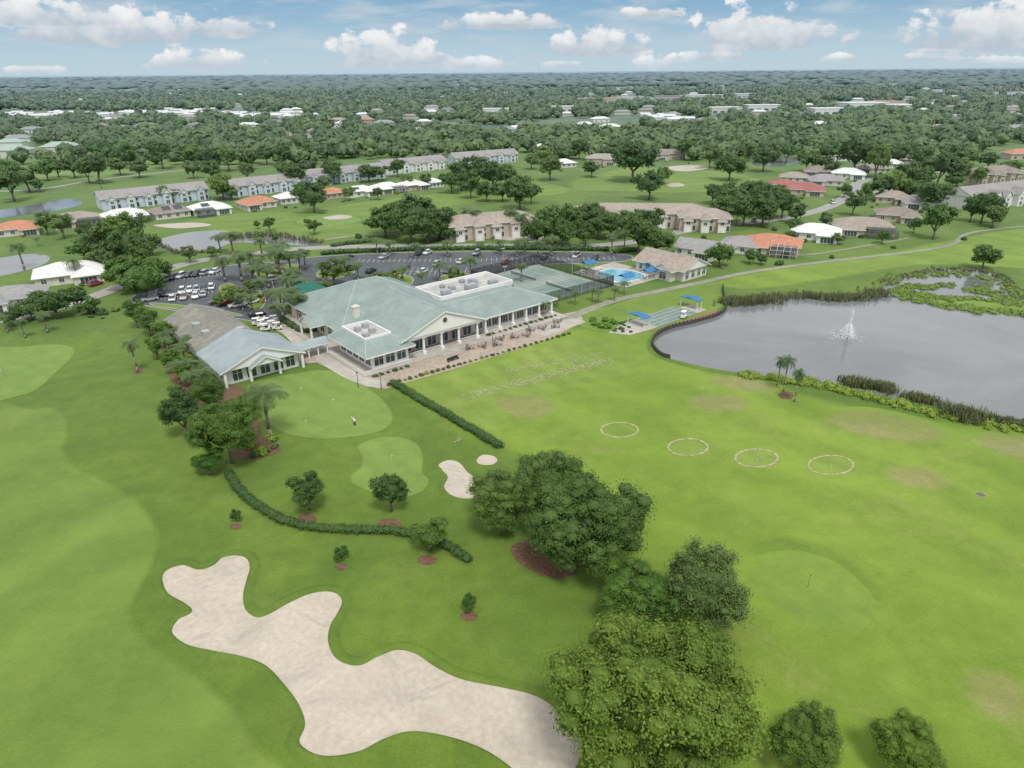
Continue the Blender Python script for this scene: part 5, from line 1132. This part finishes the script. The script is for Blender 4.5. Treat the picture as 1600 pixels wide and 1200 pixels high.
# ------------------------------------------------------------------ person
def person(p,rz,label):
    root=empty('person',p,rz,1,label,'person')
    def limb(mb,pts):
        for (a,ra),(b,rb) in zip(pts[:-1],pts[1:]): mb.cyl(a,b,ra,rb,8)
    J=[(0,0,.92,.15),(0,.05,1.15,.13),(0,.22,1.38,.15),(0,.36,1.47,.06),(0,.46,1.55,.105),(0,.50,1.64,.09),
       (-.1,0,.85,.09),(-.12,.06,.48,.06),(-.13,-.02,.08,.045),(-.13,.14,.04,.04),(.1,0,.85,.09),(.12,.06,.48,.06),(.13,-.02,.08,.045),(.13,.14,.04,.04),
       (-.19,.25,1.36,.06),(-.17,.38,1.1,.045),(-.03,.5,.88,.035),(-.01,.53,.80,.03),(.19,.25,1.36,.06),(.17,.38,1.1,.045),(.03,.5,.88,.035),(.01,.53,.78,.03)]
    E=[(0,1),(1,2),(2,3),(3,4),(4,5),(0,6),(6,7),(7,8),(8,9),(0,10),(10,11),(11,12),(12,13),(2,14),(14,15),(15,16),(16,17),(2,18),(18,19),(19,20),(20,21)]
    me=bpy.data.meshes.new('body'); me.from_pydata([j[:3] for j in J],E,[]); me.materials.append(G['skin']); o=bpy.data.objects.new('body',me); COL.objects.link(o)
    o.modifiers.new('skin','SKIN')
    if me.skin_vertices:
        for i,j in enumerate(J): me.skin_vertices[0].data[i].radius=(j[3],j[3])
        me.skin_vertices[0].data[0].use_root=True
    s=o.modifiers.new('sub','SUBSURF'); s.levels=1; s.render_levels=2; o.parent=root
    sh=MB(); limb(sh,[((0,-.01,.9),.19),((0,.06,1.15),.17),((0,.24,1.4),.2),((0,.33,1.46),.08)])
    for sx_ in (-1,1): limb(sh,[((sx_*.12,.24,1.38),.09),((sx_*.19,.31,1.22),.075)])
    sh.build('shirt','white',root,True)
    tr=MB()
    for sx_ in (-1,1): limb(tr,[((sx_*.09,0,.95),.13),((sx_*.12,.06,.5),.09),((sx_*.13,0,.1),.07)])
    tr.build('trousers','navy',root,True)
    MB().cyl((0,.5,1.66),(0,.53,1.76),.115,.08,10).box(-.08,.08,.52,.7,1.655,1.67).build('cap','white',root)
    return root
p=at(555,665); person(p,1.2,'person in white shirt and dark trousers bending over a putt on the large putting green')
pt=empty('golf_putter',p,1.2,1,'golf putter held by the person on the putting green','golf club'); MB().cyl((0,.52,.82),(0,.75,.04),.015,.012,6).build('shaft','grey',pt); MB().box(-.06,.06,.7,.8,.0,.05).build('head','grey',pt)
# ------------------------------------------------------------------ world
W=bpy.data.worlds.new('World'); S.world=W; W.use_nodes=True; nt=W.node_tree; bg=nt.nodes['Background']; bg.inputs[1].default_value=.1
SUN_EL=60; SUN_AZ=165
sky=nt.nodes.new('ShaderNodeTexSky'); sky.sky_type='NISHITA'; sky.sun_disc=False; sky.sun_elevation=math.radians(SUN_EL); sky.sun_rotation=math.radians(SUN_AZ); sky.air_density=1.0; sky.dust_density=.6; sky.ozone_density=3
tc=nt.nodes.new('ShaderNodeTexCoord'); D=tc.outputs['Generated']; sp_=nt.nodes.new('ShaderNodeSeparateXYZ'); nt.links.new(D,sp_.inputs[0])
az=math_(nt,'ARCTAN2',sp_.outputs[0],sp_.outputs[1]); el=math_(nt,'ARCSINE',sp_.outputs[2])
def cc(ka,ke):
    c=nt.nodes.new('ShaderNodeCombineXYZ'); nt.links.new(math_(nt,'MULTIPLY',az,ka),c.inputs[0]); nt.links.new(math_(nt,'MULTIPLY',el,ke),c.inputs[1]); return c.outputs[0]
n1=noise_(nt,cc(1,1.35),30,7,.58,.0); n3=noise_(nt,cc(1,5.5),9,5,.55,.3)
blobs=[(600,98,95,50),(675,103,60,26),(320,106,80,26),(755,107,70,16),(1030,107,55,20),(345,52,72,28),(160,62,130,44),(40,30,110,28),(930,82,95,34),(790,42,110,20),(1180,68,115,50),(1120,92,60,16),(1540,70,105,54),(1450,95,60,12),(60,114,40,10),(1560,100,50,10),(1010,24,60,12),(1320,95,36,10),(880,104,40,10)]
val=None; num=None; den=None
for x,y,w,h in blobs:
    d=ray(x,y).normalized(); a=math.atan2(d.x,d.y); e_=math.asin(d.z); wa=w/F*.9; ha=h/F
    dx=math_(nt,'MULTIPLY',math_(nt,'SUBTRACT',az,a),1/wa); dyr=math_(nt,'MULTIPLY',math_(nt,'SUBTRACT',el,e_),1/ha)
    dy=math_(nt,'MAXIMUM',dyr,math_(nt,'MULTIPLY',dyr,-5.0))
    v=math_(nt,'SUBTRACT',1.0,math_(nt,'ADD',math_(nt,'MULTIPLY',dx,dx),math_(nt,'MULTIPLY',dy,dy)))
    wv=math_(nt,'MAXIMUM',math_(nt,'ADD',v,.6),.0001); t_=math_(nt,'MULTIPLY',wv,dyr)
    val=v if val is None else math_(nt,'MAXIMUM',val,v)
    num=t_ if num is None else math_(nt,'ADD',num,t_); den=wv if den is None else math_(nt,'ADD',den,wv)
shade=math_(nt,'DIVIDE',num,den)
val=math_(nt,'MAXIMUM',val,-1.0)
hi=mr_(nt,el,math.radians(6.8),math.radians(12),-1.0,1.4)
val=math_(nt,'MAXIMUM',val,hi)
dens=math_(nt,'ADD',math_(nt,'MULTIPLY',val,.85),math_(nt,'MULTIPLY',math_(nt,'SUBTRACT',n1,.52),3.4))
mask=mr_(nt,dens,.0,.42,0,.94)
lit=math_(nt,'ADD',math_(nt,'ADD',.0,math_(nt,'MULTIPLY',mr_(nt,shade,-.1,.75),.8)),math_(nt,'MULTIPLY',math_(nt,'SUBTRACT',n1,.5),1.8),clamp=True)
ccol=mix_(nt,lit,(4.9,5.6,6.3),(9.0,9.0,9.0))
ccol=mix_(nt,mr_(nt,el,math.radians(8),math.radians(40)),ccol,(9.2,9.4,9.7))
base=mix_(nt,1.0,sky.outputs[0],(.62,.80,1.0),'MULTIPLY')
grad=mr_(nt,el,0,math.radians(5.5))
blue=mix_(nt,grad,(5.2,6.7,7.6),(2.3,4.2,6.0)); base=mix_(nt,.88,base,blue)
thin=math_(nt,'MULTIPLY',mr_(nt,n3,.42,.68,0,.6),mr_(nt,el,math.radians(.5),math.radians(3)))
base=mix_(nt,thin,base,(5.9,6.6,7.2))
hazeb=mr_(nt,el,0,math.radians(1.3),.5,0)
ccol=mix_(nt,hazeb,ccol,(5.7,6.9,7.7))
out=mix_(nt,mask,base,ccol)
nt.links.new(out,bg.inputs[0])
W.cycles.sampling_method='MANUAL'; W.cycles.sample_map_resolution=512
sun=bpy.data.lights.new('sun','SUN'); sun.energy=2.3; sun.angle=math.radians(14); sun.color=(1,.96,.89); so=bpy.data.objects.new('sun',sun); COL.objects.link(so)
a=math.radians(SUN_AZ); e_=math.radians(SUN_EL); dv=Vector((math.sin(a)*math.cos(e_),math.cos(a)*math.cos(e_),math.sin(e_))); so.rotation_euler=dv.to_track_quat('Z','Y').to_euler(); so.location=(0,0,200)
S.view_settings.view_transform='Standard'; S.view_settings.look='None'; S.view_settings.exposure=0
